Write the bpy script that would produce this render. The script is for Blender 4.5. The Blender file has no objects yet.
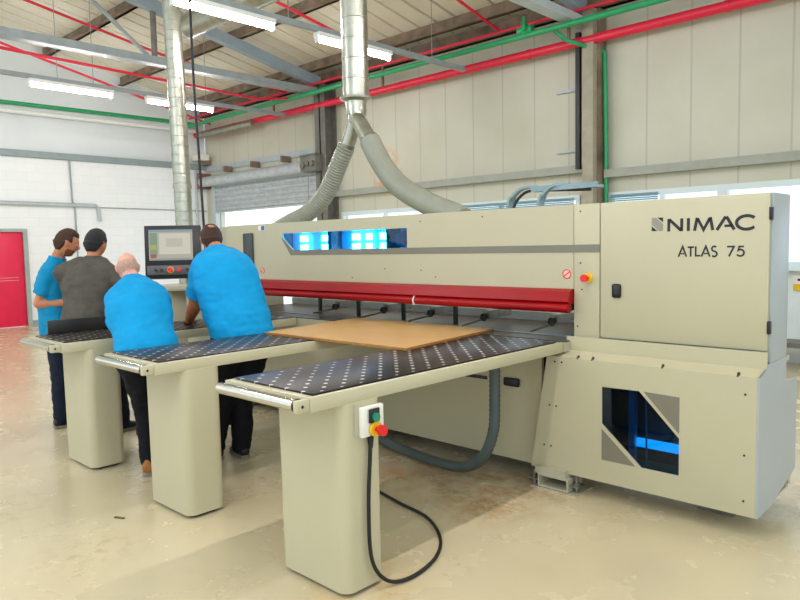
import bpy, bmesh, math, random
from mathutils import Vector as V, Matrix, noise
from mathutils.geometry import tessellate_polygon
random.seed(7)
SC = bpy.context.scene
COL = SC.collection
R = math.radians

# ------------------------------------------------------------------ helpers
class MB:
    """collects shapes in world coordinates, build() links them as ONE mesh"""
    def __init__(s): s.bm = bmesh.new()
    def box(s, a, b, bev=0.0, seg=2):
        x0, y0, z0 = a; x1, y1, z1 = b
        vs = [s.bm.verts.new(p) for p in ((x0,y0,z0),(x1,y0,z0),(x1,y1,z0),(x0,y1,z0),(x0,y0,z1),(x1,y0,z1),(x1,y1,z1),(x0,y1,z1))]
        fs = [s.bm.faces.new([vs[i] for i in f]) for f in ((0,3,2,1),(4,5,6,7),(0,1,5,4),(1,2,6,5),(2,3,7,6),(3,0,4,7))]
        if bev > 0:
            es = list({e for f in fs for e in f.edges})
            bmesh.ops.bevel(s.bm, geom=es, offset=bev, segments=seg, affect='EDGES', profile=.5)
        return s
    def obox(s, c, ux, uy, uz, hx, hy, hz, bev=0.0):
        c = V(c); ux=V(ux).normalized(); uy=V(uy).normalized(); uz=V(uz).normalized()
        vs=[]
        for sz in (-1,1):
            for sx,sy in ((-1,-1),(1,-1),(1,1),(-1,1)):
                vs.append(s.bm.verts.new(c+ux*hx*sx+uy*hy*sy+uz*hz*sz))
        fs=[s.bm.faces.new([vs[i] for i in f]) for f in ((0,3,2,1),(4,5,6,7),(0,1,5,4),(1,2,6,5),(2,3,7,6),(3,0,4,7))]
        if bev>0: bmesh.ops.bevel(s.bm, geom=list({e for f in fs for e in f.edges}), offset=bev, segments=2, affect='EDGES', profile=.5)
        return s
    def bar(s, p, q, w, h, up=(0,0,1)):
        p=V(p); q=V(q); d=(q-p); L=d.length; d.normalize(); u=V(up); sd=d.cross(u).normalized(); u=sd.cross(d).normalized()
        return s.obox((p+q)/2, d, sd, u, L/2, w/2, h/2)
    def loft(s, rings, n=20, cap=True):
        """rings: (centre, axis a, axis b, ra, rb)"""
        prev=None; first=None
        for (c,ax,ay,a,b) in rings:
            c=V(c); ax=V(ax).normalized(); ay=V(ay).normalized()
            r=[s.bm.verts.new(c+ax*(a*math.cos(2*math.pi*i/n))+ay*(b*math.sin(2*math.pi*i/n))) for i in range(n)]
            if prev:
                for i in range(n): s.bm.faces.new((prev[i],prev[(i+1)%n],r[(i+1)%n],r[i]))
            else: first=r
            prev=r
        if cap:
            s.bm.faces.new(list(reversed(first))); s.bm.faces.new(prev)
        return s
    def tube(s, pts, rad, n=16, cap=True):
        pts=[V(p) for p in pts]; N=len(pts)
        rr = rad if isinstance(rad,(list,tuple)) else [rad]*N
        up=None; rings=[]
        for i,p in enumerate(pts):
            d=(pts[min(i+1,N-1)]-pts[max(i-1,0)]).normalized()
            if up is None:
                up=V((0,0,1)) if abs(d.z)<.9 else V((1,0,0))
                up=(up-d*up.dot(d)).normalized()
            else: up=(up-d*up.dot(d)).normalized()
            rings.append((p,up,d.cross(up),rr[i],rr[i]))
        return s.loft(rings,n,cap)
    def cyl(s,p,q,r,n=24): return s.tube([p,q],r,n)
    def ball(s,c,rx,ry=None,rz=None,rot=None,n=16,m=10):
        ry=ry or rx; rz=rz or rx
        M=Matrix.Diagonal((rx,ry,rz,1))
        if rot is not None: M=rot.to_4x4()@M
        M=Matrix.Translation(c)@M
        bmesh.ops.create_uvsphere(s.bm,u_segments=n,v_segments=m,radius=1,matrix=M); return s
    def plate(s, outer, holes, ax, d0, d1):
        """polygon (2d) with holes, extruded along axis ax from d0 to d1"""
        def P(p,d):
            return (d,p[0],p[1]) if ax==0 else (p[0],d,p[1]) if ax==1 else (p[0],p[1],d)
        loops=[outer]+list(holes); flat=[p for l in loops for p in l]
        tris=tessellate_polygon([[V((p[0],p[1],0)) for p in l] for l in loops])
        A=[s.bm.verts.new(P(p,d0)) for p in flat]; B=[s.bm.verts.new(P(p,d1)) for p in flat]
        for t in tris:
            try: s.bm.faces.new([A[i] for i in t]); s.bm.faces.new([B[i] for i in reversed(t)])
            except ValueError: pass
        k=0
        for l in loops:
            n=len(l)
            for i in range(n):
                j=(i+1)%n
                try: s.bm.faces.new((A[k+i],A[k+j],B[k+j],B[k+i]))
                except ValueError: pass
            k+=n
        return s
    def build(s, name, mat, parent=None, sharp=35, raw=False):
        bmesh.ops.recalc_face_normals(s.bm, faces=s.bm.faces)
        org = V(parent['_o']) if parent is not None and '_o' in parent else V((0,0,0))
        me=bpy.data.meshes.new(name)
        bmesh.ops.translate(s.bm, verts=s.bm.verts, vec=-org)
        s.bm.to_mesh(me); s.bm.free()
        return link(name, me, mat, parent, sharp)
def build_each(s, name, mat, parent=None, sharp=35):
    """every loose piece becomes an object of its own"""
    bm=s.bm; bm.verts.ensure_lookup_table(); seen=set(); out=[]
    for v in bm.verts:
        if v in seen: continue
        st=[v]; isl=[]; seen.add(v)
        while st:
            a=st.pop(); isl.append(a)
            for e in a.link_edges:
                b=e.other_vert(a)
                if b not in seen: seen.add(b); st.append(b)
        m=MB(); mp={a:m.bm.verts.new(a.co) for a in isl}
        for f in {f for a in isl for f in a.link_faces}: m.bm.faces.new([mp[x] for x in f.verts])
        out.append(m)
    s.bm.free()
    return [m.build(name,mat,parent,sharp) for m in out]
MB.each=build_each
def link(name, me, mat, parent=None, sharp=35):
    for p in me.polygons: p.use_smooth=True
    try: me.set_sharp_from_angle(angle=R(sharp))
    except Exception: pass
    o=bpy.data.objects.new(name,me); COL.objects.link(o)
    if mat: me.materials.append(mat)
    if parent is not None:
        o.parent=parent
        if '_o' in parent: o['_o']=parent['_o']
    return o
def thing(name,label,cat,loc=(0,0,0),group=None):
    o=bpy.data.objects.new(name,None); COL.objects.link(o); o.location=loc; o['_o']=list(loc)
    o.empty_display_size=.1
    o['label']=label; o['category']=cat
    if group: o['group']=group
    return o
def tag(o,label,cat,group=None):
    o['label']=label; o['category']=cat
    if group: o['group']=group
    return o
def struct(o): o['kind']='structure'; return o
def copy_tree(o, parent=None):
    c=o.copy(); COL.objects.link(c)
    if parent is not None: c.parent=parent
    for ch in list(o.children): copy_tree(ch,c)
    return c
def smooth_path(pts, k=10):
    pts=[V(p) for p in pts]; out=[]
    for i in range(len(pts)-1):
        p0=pts[max(i-1,0)];p1=pts[i];p2=pts[i+1];p3=pts[min(i+2,len(pts)-1)]
        for j in range(k):
            t=j/k
            out.append(.5*((2*p1)+(p2-p0)*t+(2*p0-5*p1+4*p2-p3)*t*t+(3*p1-p0-3*p2+p3)*t**3))
    out.append(pts[-1]); return out
def corrugate(path, r, amp, step):
    """resample a path and give a ribbed radius"""
    cum=[0]
    for a,b in zip(path,path[1:]): cum.append(cum[-1]+(b-a).length)
    n=max(2,int(cum[-1]/step)); pts=[]; k=0
    for i in range(n+1):
        d=cum[-1]*i/n
        while k<len(path)-2 and cum[k+1]<d: k+=1
        pts.append(path[k].lerp(path[k+1],(d-cum[k])/max(1e-6,cum[k+1]-cum[k])))
    return pts,[r+(amp if (i//2)%2 else -amp) for i in range(len(pts))]

# ------------------------------------------------------------------ materials
def lin(c):
    f=lambda v: v/12.92 if v<=.04045 else ((v+.055)/1.055)**2.4
    if isinstance(c,str): c=tuple(int(c[i:i+2],16)/255 for i in (0,2,4))
    return tuple(f(v) for v in c)+(1,)
class NT:
    def __init__(s,name):
        s.m=bpy.data.materials.new(name); s.m.use_nodes=True; s.t=s.m.node_tree; s.t.nodes.clear()
        s.out=s.t.nodes.new('ShaderNodeOutputMaterial')
    def n(s,typ,**k):
        nd=s.t.nodes.new(typ)
        for a,b in k.items(): setattr(nd,a,b)
        return nd
    def l(s,a,b): s.t.links.new(a,b)
    def math(s,op,a,b=None,c=None):
        nd=s.n('ShaderNodeMath',operation=op)
        for i,v in enumerate((a,b,c)):
            if v is None: continue
            if isinstance(v,(int,float)): nd.inputs[i].default_value=v
            else: s.l(v,nd.inputs[i])
        return nd.outputs[0]
    def mix(s,fac,a,b):
        nd=s.n('ShaderNodeMix',data_type='RGBA')
        for sock,v in ((nd.inputs[0],fac),(nd.inputs[6],a),(nd.inputs[7],b)):
            if isinstance(v,(int,float,tuple)): sock.default_value=v
            else: s.l(v,sock)
        return nd.outputs[2]
    def noise(s,scale,detail=4,vec=None,rough=.55):
        nd=s.n('ShaderNodeTexNoise'); nd.inputs['Scale'].default_value=scale; nd.inputs['Detail'].default_value=detail
        nd.inputs['Roughness'].default_value=rough
        if vec is not None: s.l(vec,nd.inputs['Vector'])
        return nd.outputs['Fac']
    def obj(s): return s.n('ShaderNodeTexCoord').outputs['Object']
    def ramp(s,x,a,b):
        nd=s.n('ShaderNodeMapRange'); nd.inputs[1].default_value=a; nd.inputs[2].default_value=b; s.l(x,nd.inputs[0]); return nd.outputs[0]
def mat(name,c,rough=.5,metal=0,var=.06,scale=6,bump=0,bscale=60,spec=.5,coat=0):
    t=NT(name); b=t.n('ShaderNodeBsdfPrincipled'); t.l(b.outputs[0],t.out.inputs[0])
    c=lin(c); d=tuple(max(0,v*(1-var*2.2)) for v in c[:3])+(1,)
    v=t.obj(); nz=t.noise(scale,5,v)
    t.l(t.mix(t.ramp(nz,.35,.7),c,d),b.inputs['Base Color'])
    b.inputs['Roughness'].default_value=rough; b.inputs['Metallic'].default_value=metal
    b.inputs['Specular IOR Level'].default_value=spec; b.inputs['Coat Weight'].default_value=coat
    if bump:
        bp=t.n('ShaderNodeBump'); bp.inputs['Strength'].default_value=bump; bp.inputs['Distance'].default_value=.01
        t.l(t.noise(bscale,4,v),bp.inputs['Height']); t.l(bp.outputs[0],b.inputs['Normal'])
    return t.m
def emit(name,c,s):
    t=NT(name); e=t.n('ShaderNodeEmission'); e.inputs[0].default_value=lin(c); e.inputs[1].default_value=s; t.l(e.outputs[0],t.out.inputs[0]); return t.m
def tinted(name,c,gloss=.05,rough=.03):
    """clear plastic sheet; c = what gets through the whole sheet (two faces)"""
    t=NT(name); tr=t.n('ShaderNodeBsdfTransparent'); tr.inputs[0].default_value=tuple(math.sqrt(v) for v in c)+(1,)
    g=t.n('ShaderNodeBsdfGlossy'); g.inputs['Roughness'].default_value=rough; g.inputs['Color'].default_value=(.9,.95,1,1)
    mx=t.n('ShaderNodeMixShader'); mx.inputs[0].default_value=gloss
    t.l(tr.outputs[0],mx.inputs[1]); t.l(g.outputs[0],mx.inputs[2]); t.l(mx.outputs[0],t.out.inputs[0]); return t.m

CREAM=mat('cream_powder_coat','BBB494',.38,var=.02,scale=2,bump=.015,bscale=400)
CREAM2=mat('cream_grey_powder_coat','B2AD94',.4,var=.03,scale=3)
SIDEM=mat('daylit_powder_coat','A6ACAC',.35,var=.02,scale=2)  # cool daylight on the cabinet's side faces is put into this colour
GREYSTRIPE=mat('grey_vinyl','7A7564',.45,var=.02)
BLACK=mat('black_plastic','121212',.4)
RUBBER=mat('black_rubber','0C0C0D',.55)
REDP=mat('red_powder_coat','960208',.38,var=.04,spec=.25)
REDPIPE=mat('red_pipe_paint','E02440',.35,var=.05)
GREENP=mat('green_pipe_paint','1E9A5E',.35,var=.05)
GALV=mat('galvanised_steel','AEAE9E',.3,.85,var=.12,scale=9)
GALVD=mat('galvanised_steel_dull','C2C8CA',.4,.3,var=.1,scale=8)
CHROME=mat('polished_chrome','CFCABC',.13,1,var=.03)
STEEL=mat('machined_steel','8E8B80',.35,.8,var=.15,scale=14)
DSTEEL=mat('dark_bed_steel','5A544A',.38,.5,var=.2,scale=12)
GREYSTEEL=mat('grey_painted_steel','98A2A3',.45,var=.08)
PALESTEEL=mat('pale_blue_grey_steel','B9C3C4',.45,var=.06)
BROWN=mat('rust_brown_primer','96806A',.7,var=.28,scale=3,bump=.1,bscale=30)
DARKCOL=mat('dark_column_paint','75736A',.5,var=.15)
COLP=mat('beige_column_paint','A7A08A',.5,var=.08)
WHITEP=mat('white_paint','ECEDE8',.5,var=.02)
HOSEG=mat('grey_hose_pvc','8E9080',.42,var=.06)
HOSED=mat('dark_grey_hose_pvc','4A5654',.4,var=.06)
DKINT=mat('dark_machine_interior','20262B',.5)
YEL=mat('yellow_plastic','F0C21A',.35)
REDB=mat('red_plastic','E2121A',.25)
GRNB=mat('green_plastic','0B8A66',.3)
INK=mat('black_ink','1C1A1E',.5,var=0)
LOGOG=mat('grey_logo_ink','8C8878',.5,var=0)
PINK=mat('pink_sticker','E8B8A8',.5,var=0)
REDINK=mat('red_ink','C8202A',.5,var=0)
WHITES=mat('white_plastic','E9E6DA',.35,var=.02)
BLUELBL=mat('blue_label','4A55A0',.5,var=0)
BLUEACR=tinted('blue_acrylic',(.03,.42,.92),.04)
BLUEDK=tinted('dark_blue_acrylic',(.0,.16,.42),.03)
GLASS=tinted('clear_glass',(.9,.95,.95),.04)
TUBE=emit('fluorescent_tube','FFF8FA',100)
LED=emit('white_glow_square','F2FBFF',60)  # emission for the added squares behind the slot, not a real lamp
GLOWBAR=emit('pale_glow_bar','A8DCFF',3)  # emission standing in for a lit shelf in the lower cabinet
BLUEIN=mat('blue_painted_interior','78C8F4',.4,var=.05)
SKIN=mat('light_skin','C6805A',.5,var=.12,scale=14)
SKINP=mat('pink_skin','E0A48C',.45,var=.12,scale=14)
SKINT=mat('tan_skin','C27C50',.5,var=.12,scale=14)
BLUESH=mat('bright_blue_cotton','0494CC',.75,var=.06,scale=8,bump=.25,bscale=260,spec=.2)
BLUESH2=mat('turquoise_blue_cotton','0886B4',.75,var=.06,scale=8,bump=.25,bscale=260,spec=.2)
FLEECE=mat('grey_fleece','5C5850',.9,var=.1,scale=14,bump=.5,bscale=300,spec=.1)
TROUS=mat('black_trouser_cloth','14151A',.8,var=.1,bump=.2,bscale=200,spec=.2)
NAVY=mat('dark_navy_denim','1A2233',.8,var=.15,bump=.2,bscale=200,spec=.2)
SHOEB=mat('black_shoe_leather','16130F',.45)
SOLE=mat('pale_shoe_sole','8E8478',.6)
SHOET=mat('tan_boot_leather','A86A28',.6,var=.12)
HAIRBR=mat('short_brown_hair','4A2C18',.75,var=.3,scale=90,bump=.9,bscale=260)
HAIRBK=mat('black_hair','120F0E',.55,var=.2,scale=90,bump=.9,bscale=260)
HAIRW=mat('cropped_grey_hair','CFA692',.8,var=.2,scale=90,bump=.6,bscale=300)
EYEW=mat('eye_white','E8E4DE',.2,var=0)
EYED=mat('dark_iris','1E130C',.2,var=0)
BOARD=mat('fibreboard_face','BE9352',.45,var=.05,scale=3)
BOARDE=mat('fibreboard_edge','A8702E',.7,var=.1,scale=20)
DOORR=mat('red_door_paint','E8204A',.4,var=.03)
def wallpanel():
    t=NT('cream_wall_panel'); b=t.n('ShaderNodeBsdfPrincipled'); t.l(b.outputs[0],t.out.inputs[0])
    v=t.obj(); s=t.n('ShaderNodeSeparateXYZ'); t.l(v,s.inputs[0])
    u=t.math('DIVIDE',t.math('ADD',s.outputs[0],8.39+63),.632); fr=t.math('FRACT',u)
    d=t.math('MINIMUM',fr,t.math('SUBTRACT',1,fr))
    seam=t.ramp(d,.012,.028)
    nz=t.noise(.8,6,v); c=t.mix(t.ramp(nz,.35,.75),lin('CBCAB6'),lin('C0BDA6'))
    # orange peel patch where paint has come off near the hose
    p=t.n('ShaderNodeVectorMath',operation='DISTANCE'); t.l(v,p.inputs[0]); p.inputs[1].default_value=(-9.75,9.84,3.1)
    m=t.math('MULTIPLY',t.ramp(p.outputs['Value'],.5,.3),t.ramp(t.noise(3.5,3,v),.42,.5))
    c=t.mix(m,c,lin('D9A66E'))
    t.l(t.mix(seam,lin('B6B3A0'),c),b.inputs['Base Color']); b.inputs['Roughness'].default_value=.5
    return t.m
WPANEL=wallpanel()
def floormat():
    t=NT('polished_cream_concrete'); b=t.n('ShaderNodeBsdfPrincipled'); t.l(b.outputs[0],t.out.inputs[0])
    v=t.obj(); c=t.mix(t.ramp(t.noise(.7,4,v),.3,.75),lin('CFC3A2'),lin('C4B692'))
    c=t.mix(t.math('MULTIPLY',t.ramp(t.noise(2.3,8,v,.6),.5,.9),.3),c,lin('B5A07C'))
    def spot(c,pos,r0,r1,col,sc,a,bb,amt):
        p=t.n('ShaderNodeVectorMath',operation='DISTANCE'); t.l(v,p.inputs[0]); p.inputs[1].default_value=pos
        m=t.math('MULTIPLY',t.math('MULTIPLY',t.ramp(p.outputs['Value'],r1,r0),t.ramp(t.noise(sc,6,v,.7),a,bb)),amt)
        return t.mix(m,c,lin(col))
    c=spot(c,(-2.75,3.55,0),.1,.75,'9A5E1C',5,.42,.62,.75)
    c=spot(c,(-2.5,3.35,0),.05,.4,'A5701F',16,.42,.6,.7)
    c=spot(c,(-3.3,3.5,0),.1,.6,'B8742A',4,.4,.65,.55)
    c=spot(c,(-3.7,1.4,0),.05,.35,'A89468',14,.5,.6,.5)
    c=spot(c,(-4.75,1.3,0),.05,.4,'A89468',9,.5,.62,.5)
    c=spot(c,(-2.3,3.85,0),.02,.3,'B07A35',20,.5,.6,.6)
    c=spot(c,(-.8,4.6,0),.1,.7,'A07C50',14,.48,.6,.55)
    c=spot(c,(-2.3,2.1,0),.15,.4,'C49A58',9,.4,.65,.5)
    t.l(c,b.inputs['Base Color'])
    t.l(t.math('ADD',.16,t.math('MULTIPLY',t.noise(3,5,v),.2)),b.inputs['Roughness'])
    b.inputs['Specular IOR Level'].default_value=.5
    bp=t.n('ShaderNodeBump'); bp.inputs['Strength'].default_value=.06; bp.inputs['Distance'].default_value=.01
    t.l(t.noise(1.8,5,v),bp.inputs['Height']); t.l(bp.outputs[0],b.inputs['Normal'])
    return t.m
FLOORM=floormat()
def dotmat():
    t=NT('dark_laminate_with_air_jets'); b=t.n('ShaderNodeBsdfPrincipled'); t.l(b.outputs[0],t.out.inputs[0])
    v=t.obj(); s=t.n('ShaderNodeSeparateXYZ'); t.l(v,s.inputs[0]); x,y=s.outputs[0],s.outputs[1]
    def cell(e):
        u=t.math('FRACT',t.math('ADD',t.math('DIVIDE',e,.12),50.5)); return t.math('SUBTRACT',u,.5)
    a=cell(t.math('ADD',x,y)); bb=cell(t.math('SUBTRACT',x,y))
    d=t.math('SQRT',t.math('ADD',t.math('MULTIPLY',a,a),t.math('MULTIPLY',bb,bb)))
    m=t.ramp(d,.135,.105)
    lx=t.math('MULTIPLY',t.math('GREATER_THAN',x,.03),t.math('LESS_THAN',x,.60))
    m=t.math('MULTIPLY',m,lx)
    t.l(t.mix(m,lin('1E1818'),lin('D8D6CC')),b.inputs['Base Color'])
    b.inputs['Roughness'].default_value=.34
    b.inputs['Specular IOR Level'].default_value=.22
    return t.m
DOTS=dotmat()
def roofmat():
    t=NT('roof_sheet'); b=t.n('ShaderNodeBsdfPrincipled'); t.l(b.outputs[0],t.out.inputs[0])
    v=t.obj(); c=t.mix(t.ramp(t.noise(.6,6,v),.4,.7),lin('ECE6D4'),lin('DED4BC'))
    t.l(c,b.inputs['Base Color']); b.inputs['Roughness'].default_value=.55
    return t.m
ROOFM=roofmat()
def blockmat():
    t=NT('white_painted_block'); b=t.n('ShaderNodeBsdfPrincipled'); t.l(b.outputs[0],t.out.inputs[0])
    v=t.obj(); mp=t.n('ShaderNodeMapping'); mp.inputs['Rotation'].default_value=(R(90),0,R(90)); t.l(v,mp.inputs[0])
    sp=t.n('ShaderNodeSeparateXYZ'); t.l(v,sp.inputs[0]); cb=t.n('ShaderNodeCombineXYZ'); t.l(sp.outputs[1],cb.inputs[0]); t.l(sp.outputs[2],cb.inputs[1])
    br=t.n('ShaderNodeTexBrick'); t.l(cb.outputs[0],br.inputs[0]); br.inputs['Scale'].default_value=1
    br.inputs['Brick Width'].default_value=.4; br.inputs['Row Height'].default_value=.2; br.inputs['Mortar Size'].default_value=.006
    br.inputs[1].default_value=lin('F0F2EF'); br.inputs[2].default_value=lin('ECEFED'); br.inputs[3].default_value=lin('E6EAE9')
    t.l(br.outputs[0],b.inputs['Base Color']); b.inputs['Roughness'].default_value=.5
    return t.m
BLOCK=blockmat()

# ------------------------------------------------------------------ camera
cam=bpy.data.cameras.new('camera'); co=bpy.data.objects.new('camera',cam); COL.objects.link(co)
cam.sensor_width=36; cam.lens=687/800*36; cam.clip_start=.05; cam.clip_end=200
right=V((0.72271308,0.69085222,-0.02022422)); up=V((-0.03918191,0.07016853,0.99676535)); fw=V((-0.69003666,0.71958293,-0.07778063))
co.matrix_world=Matrix(((right.x,up.x,-fw.x,0),(right.y,up.y,-fw.y,0),(right.z,up.z,-fw.z,1.6),(0,0,0,1)))
SC.camera=co

# ------------------------------------------------------------------ setting
XL=-16.5; YR=9.84
struct(MB().box((XL-.2,-6,-.2),(5,YR+.2,0)).build('floor',FLOORM))
def zr(y): return 5.35+.2*(YR-y)
# roof: trapezoidal sheet, ribs run down the slope
m=MB(); prof=[]; x=XL-.2
while x<5:
    prof+=[(x,0),(x+.335,0),(x+.345,.10),(x+.385,.10)]; x+=.4
y0,y1=-3.0,YR+.2
A=[m.bm.verts.new((px,y0,zr(y0)+pz)) for px,pz in prof]; B=[m.bm.verts.new((px,y1,zr(y1)+pz)) for px,pz in prof]
A2=[m.bm.verts.new((px,y0,zr(y0)+pz+.12)) for px,pz in prof]; B2=[m.bm.verts.new((px,y1,zr(y1)+pz+.12)) for px,pz in prof]
for i in range(len(prof)-1):
    m.bm.faces.new((A[i],A[i+1],B[i+1],B[i])); m.bm.faces.new((A2[i],B2[i],B2[i+1],A2[i+1]))
struct(m.build('ceiling',ROOFM))
# left wall: block below, sheet above
dy0,dy1,dz=4.25,5.24,2.085
struct(MB().plate([(-3,0),(dy0,0),(dy0,dz),(dy1,dz),(dy1,0),(YR,0),(YR,3.8),(-3,3.8)],[],0,XL-.2,XL).build('wall_left',BLOCK))
UPW=mat('pale_grey_cladding','DFE5E4',.5,var=.03,scale=1)
struct(MB().plate([(-3,3.8),(YR,3.8),(YR,zr(YR)),(-3,zr(-3))],[],0,XL-.2,XL-.01).build('wall_left',UPW))
d=struct(MB().plate([(dy0,0),(dy0,dz),(dy1,dz),(dy1,0),(dy1+.09,0),(dy1+.09,dz+.07),(dy0-.09,dz+.07),(dy0-.09,0)],[],0,XL-.02,XL+.05).build('door_1',mat('grey_green_door_frame','A5AFA6',.5)))
dl=MB().box((XL-.06,dy0,.01),(XL-.01,dy1,dz),.004).build('door_leaf',DOORR,d)
mm=MB()
for zz in (1.02,1.08): mm.box((XL-.012,dy0+.1,zz),(XL-.004,dy1-.12,zz+.015))
mm.each('door_stripe',mat('pale_pink_stripe','E88E9C',.5),d)
MB().cyl((XL+.0,dy0+.08,1.0),(XL+.05,dy0+.08,1.0),.012).cyl((XL+.05,dy0+.06,1.0),(XL+.05,dy0+.2,1.0),.01).build('door_handle',GALV,d)
# right wall: panels with shutter opening, window band
WX=[(-11.05,-8.55),(-8.45,-5.5),(-4.95,-3.36),(-3.28,-1.2),(-1.1,1.6),(1.7,4.6)]
holes=[[(-15.85,.02),(-11.75,.02),(-11.75,3.05),(-15.85,3.05)]]
holes+=[[(a,1.26),(b,1.26),(b,2.31),(a,2.31)] for a,b in WX]
struct(MB().plate([(XL,0),(5,0),(5,zr(YR)),(XL,zr(YR))],holes,1,YR,YR+.12).build('wall_right',WPANEL))
WF=mat('white_window_frame','D9E6E6',.4,var=.02)
for i,(a,b) in enumerate(WX):
    w=struct(MB().plate([(a-.04,1.2),(b+.04,1.2),(b+.04,2.35),(a-.04,2.35)],[[(a+.03,1.3),((a+b)/2-.025,1.3),((a+b)/2-.025,2.27),(a+.03,2.27)],[((a+b)/2+.025,1.3),(b-.03,1.3),(b-.03,2.27),((a+b)/2+.025,2.27)]],1,YR-.03,YR+.05).build('window_%d'%(i+1),WF))
    MB().box((a,YR+.01,1.29),(b,YR+.016,2.28)).build('pane',GLASS,w)
    MB().box((a-.06,YR-.14,1.19),(b+.06,YR,1.225)).build('sill',WF,w)
LOUV=mat('cyan_grey_louvre','8FB0B8',.4,var=.05)
for a,b in ((-8.1,-5.55),(-4.93,-4.2)):
    m=MB()
    for k in range(9):
        x=a+.0
        m.obox(((a+b)/2,YR-.05,2.30-.028*k),(1,0,0),(0,1,.8),(0,-.8,1),(b-a)/2,.014,.003)
    tag(m.build('window_louvre',LOUV),'cyan grey slatted blind at the top of window behind saw beam' if a<-6 else 'short cyan grey slatted blind just right of the green downpipe','blind')
# low white strip below the windows
struct(MB().box((-11.6,YR-.02,0),(5,YR,1.19)).build('wall_right',mat('white_dado','DDE6E4',.5,var=.02)))
struct(MB().box((XL,YR-.04,3.66),(-11.5,YR,3.8)).build('trim_1',PALESTEEL))
struct(MB().box((-11.35,YR-.14,2.68),(-5.36,YR,2.80)).box((-5.0,YR-.14,2.57),(5,YR,2.69)).build('trim_2',mat('pale_green_grey_girt','A3A698',.5)))
struct(MB().box((XL,-3,3.72),(XL+.12,YR,3.86)).build('trim_3',mat('blue_grey_girt','8E9C9C',.5)))
struct(MB().box((XL,-3,.0),(XL+.02,dy0-.1,.12)).box((XL,dy1+.1,0),(XL+.02,YR,.12)).build('baseboard_left',GREYSTEEL))
struct(MB().box((XL,YR-.12,5.08),(5,YR-.02,5.3)).box((XL,YR-.2,5.08),(5,YR-.02,5.11)).build('trim_4',BROWN))

# steel frame
def zp(y): return zr(y)-.02
for i,(y,lb) in enumerate(((9.35,'brown roof purlin nearest the right wall eave'),(7.65,'brown roof purlin, second from the right wall'),(5.92,'brown roof purlin, third from the right wall, sooty along its edge'),(4.2,'brown roof purlin nearest the camera'))):
    z=zr(y)
    tag(MB().box((XL,y-.03,z-.2),(5,y+.03,z)).box((XL,y-.1,z-.2),(5,y+.03,z-.185)).build('purlin',BROWN),lb,'roof beam','brown purlins under the roof')
def frame(X,label):
    t=thing('roof_truss',label,'roof truss',(X,YR-.3,4.5),'grey steel roof trusses')
    MB().bar((X,3.0,zr(3.0)-.31),(X,YR-.25,zr(YR-.25)-.31),.14,.2).build('rafter',mat('blue_grey_rafter','93A3AC',.45) if 'blue_grey_rafter' not in bpy.data.materials else bpy.data.materials['blue_grey_rafter'],t)
    MB().box((X-.06,-1,4.84),(X+.06,YR-.2,4.96)).box((X-.1,-1,4.82),(X+.1,YR-.2,4.842)).build('tie_beam',PALESTEEL if X>-8 else GREYSTEEL,t)
    MB().cyl((X,5.93,4.95),(X,5.93,zr(5.93)-.35),.05).build('post',DARKCOL,t)
    MB().bar((X,5.8,4.97),(X,4.4,zr(4.4)-.38),.05,.05).build('brace',GREYSTEEL,t)
    return t
frame(-11.46,'grey roof truss left of the silver duct with post and diagonal brace')
frame(-5.3,'pale blue steel roof truss above the green pipe at right')
t=thing('steel_column','dark steel column between the roller shutter and the panelled wall','column',(-11.35,9.7,0))
MB().box((-11.52,9.5,0),(-11.18,9.52,5.05)).box((-11.52,9.8,0),(-11.18,9.82,5.05)).box((-11.37,9.5,0),(-11.33,9.82,5.05)).build('shaft',DARKCOL,t)
MB().box((-11.6,9.45,0),(-11.1,9.83,.03)).build('base_plate',DARKCOL,t)
t=thing('steel_column','beige steel column with a green downpipe behind the saw cabinet','column',(-5.15,9.7,0))
MB().box((-5.25,9.5,0),(-5.07,9.83,5.05),.01).build('shaft',COLP,t)
MB().box((-5.07,9.62,0),(-5.03,9.83,5.05)).box((-5.29,9.62,0),(-5.25,9.83,5.05)).each('flange',BROWN,t)
MB().box((-5.39,9.55,2.72),(-5.32,9.62,4.75)).build('cable_channel',mat('black_channel','1E1E1C',.5),t)
tag(MB().box((-5.86,YR-.05,3.95),(-5.38,YR,4.0)).build('wall_batten',PALESTEEL),'short pale batten high on the wall left of the beige column','wall batten')
tag(MB().box((-5.86,YR-.05,3.02),(-5.38,YR,3.06)).build('wall_batten',PALESTEEL),'short pale batten low on the wall, just above the girt','wall batten')

# roller shutter
t=thing('roller_shutter','half raised galvanised roller shutter on the right wall','roller shutter',(-13.8,9.6,2.5))
m=MB(); prof=[]
for k in range(6):
    z=2.60+.125*k
    prof+=[(0,z),(-.03,z+.03),(-.03,z+.075),(0,z+.11)]
for i in range(len(prof)-1):
    (a,za),(b,zb)=prof[i],prof[i+1]
    v=[m.bm.verts.new(p) for p in ((-15.85,9.72+a,za),(-11.75,9.72+a,za),(-11.75,9.72+b,zb),(-15.85,9.72+b,zb))]; m.bm.faces.new(v)
m.box((-15.85,9.70,2.56),(-11.75,9.75,2.60))
m.build('curtain',GALVD,t)
MB().cyl((-16.2,9.55,3.37),(-11.82,9.55,3.37),.13,32).build('drum',GALVD,t)
MB().box((-16.0,9.68,0),(-15.85,9.82,3.3)).box((-11.75,9.68,0),(-11.62,9.82,3.2)).each('guide_rail',PALESTEEL,t)
mo=MB().box((-11.8,9.3,3.22),(-11.3,9.6,3.55),.01).build('motor_box',DARKCOL,t)
MB().cyl((-11.7,9.26,3.36),(-11.7,9.3,3.36),.07).cyl((-11.52,9.25,3.38),(-11.52,9.3,3.38),.05).cyl((-11.38,9.25,3.38),(-11.38,9.3,3.38),.06).box((-11.8,9.28,3.55),(-11.3,9.6,3.58)).each('motor_gear',STEEL,mo)
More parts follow.
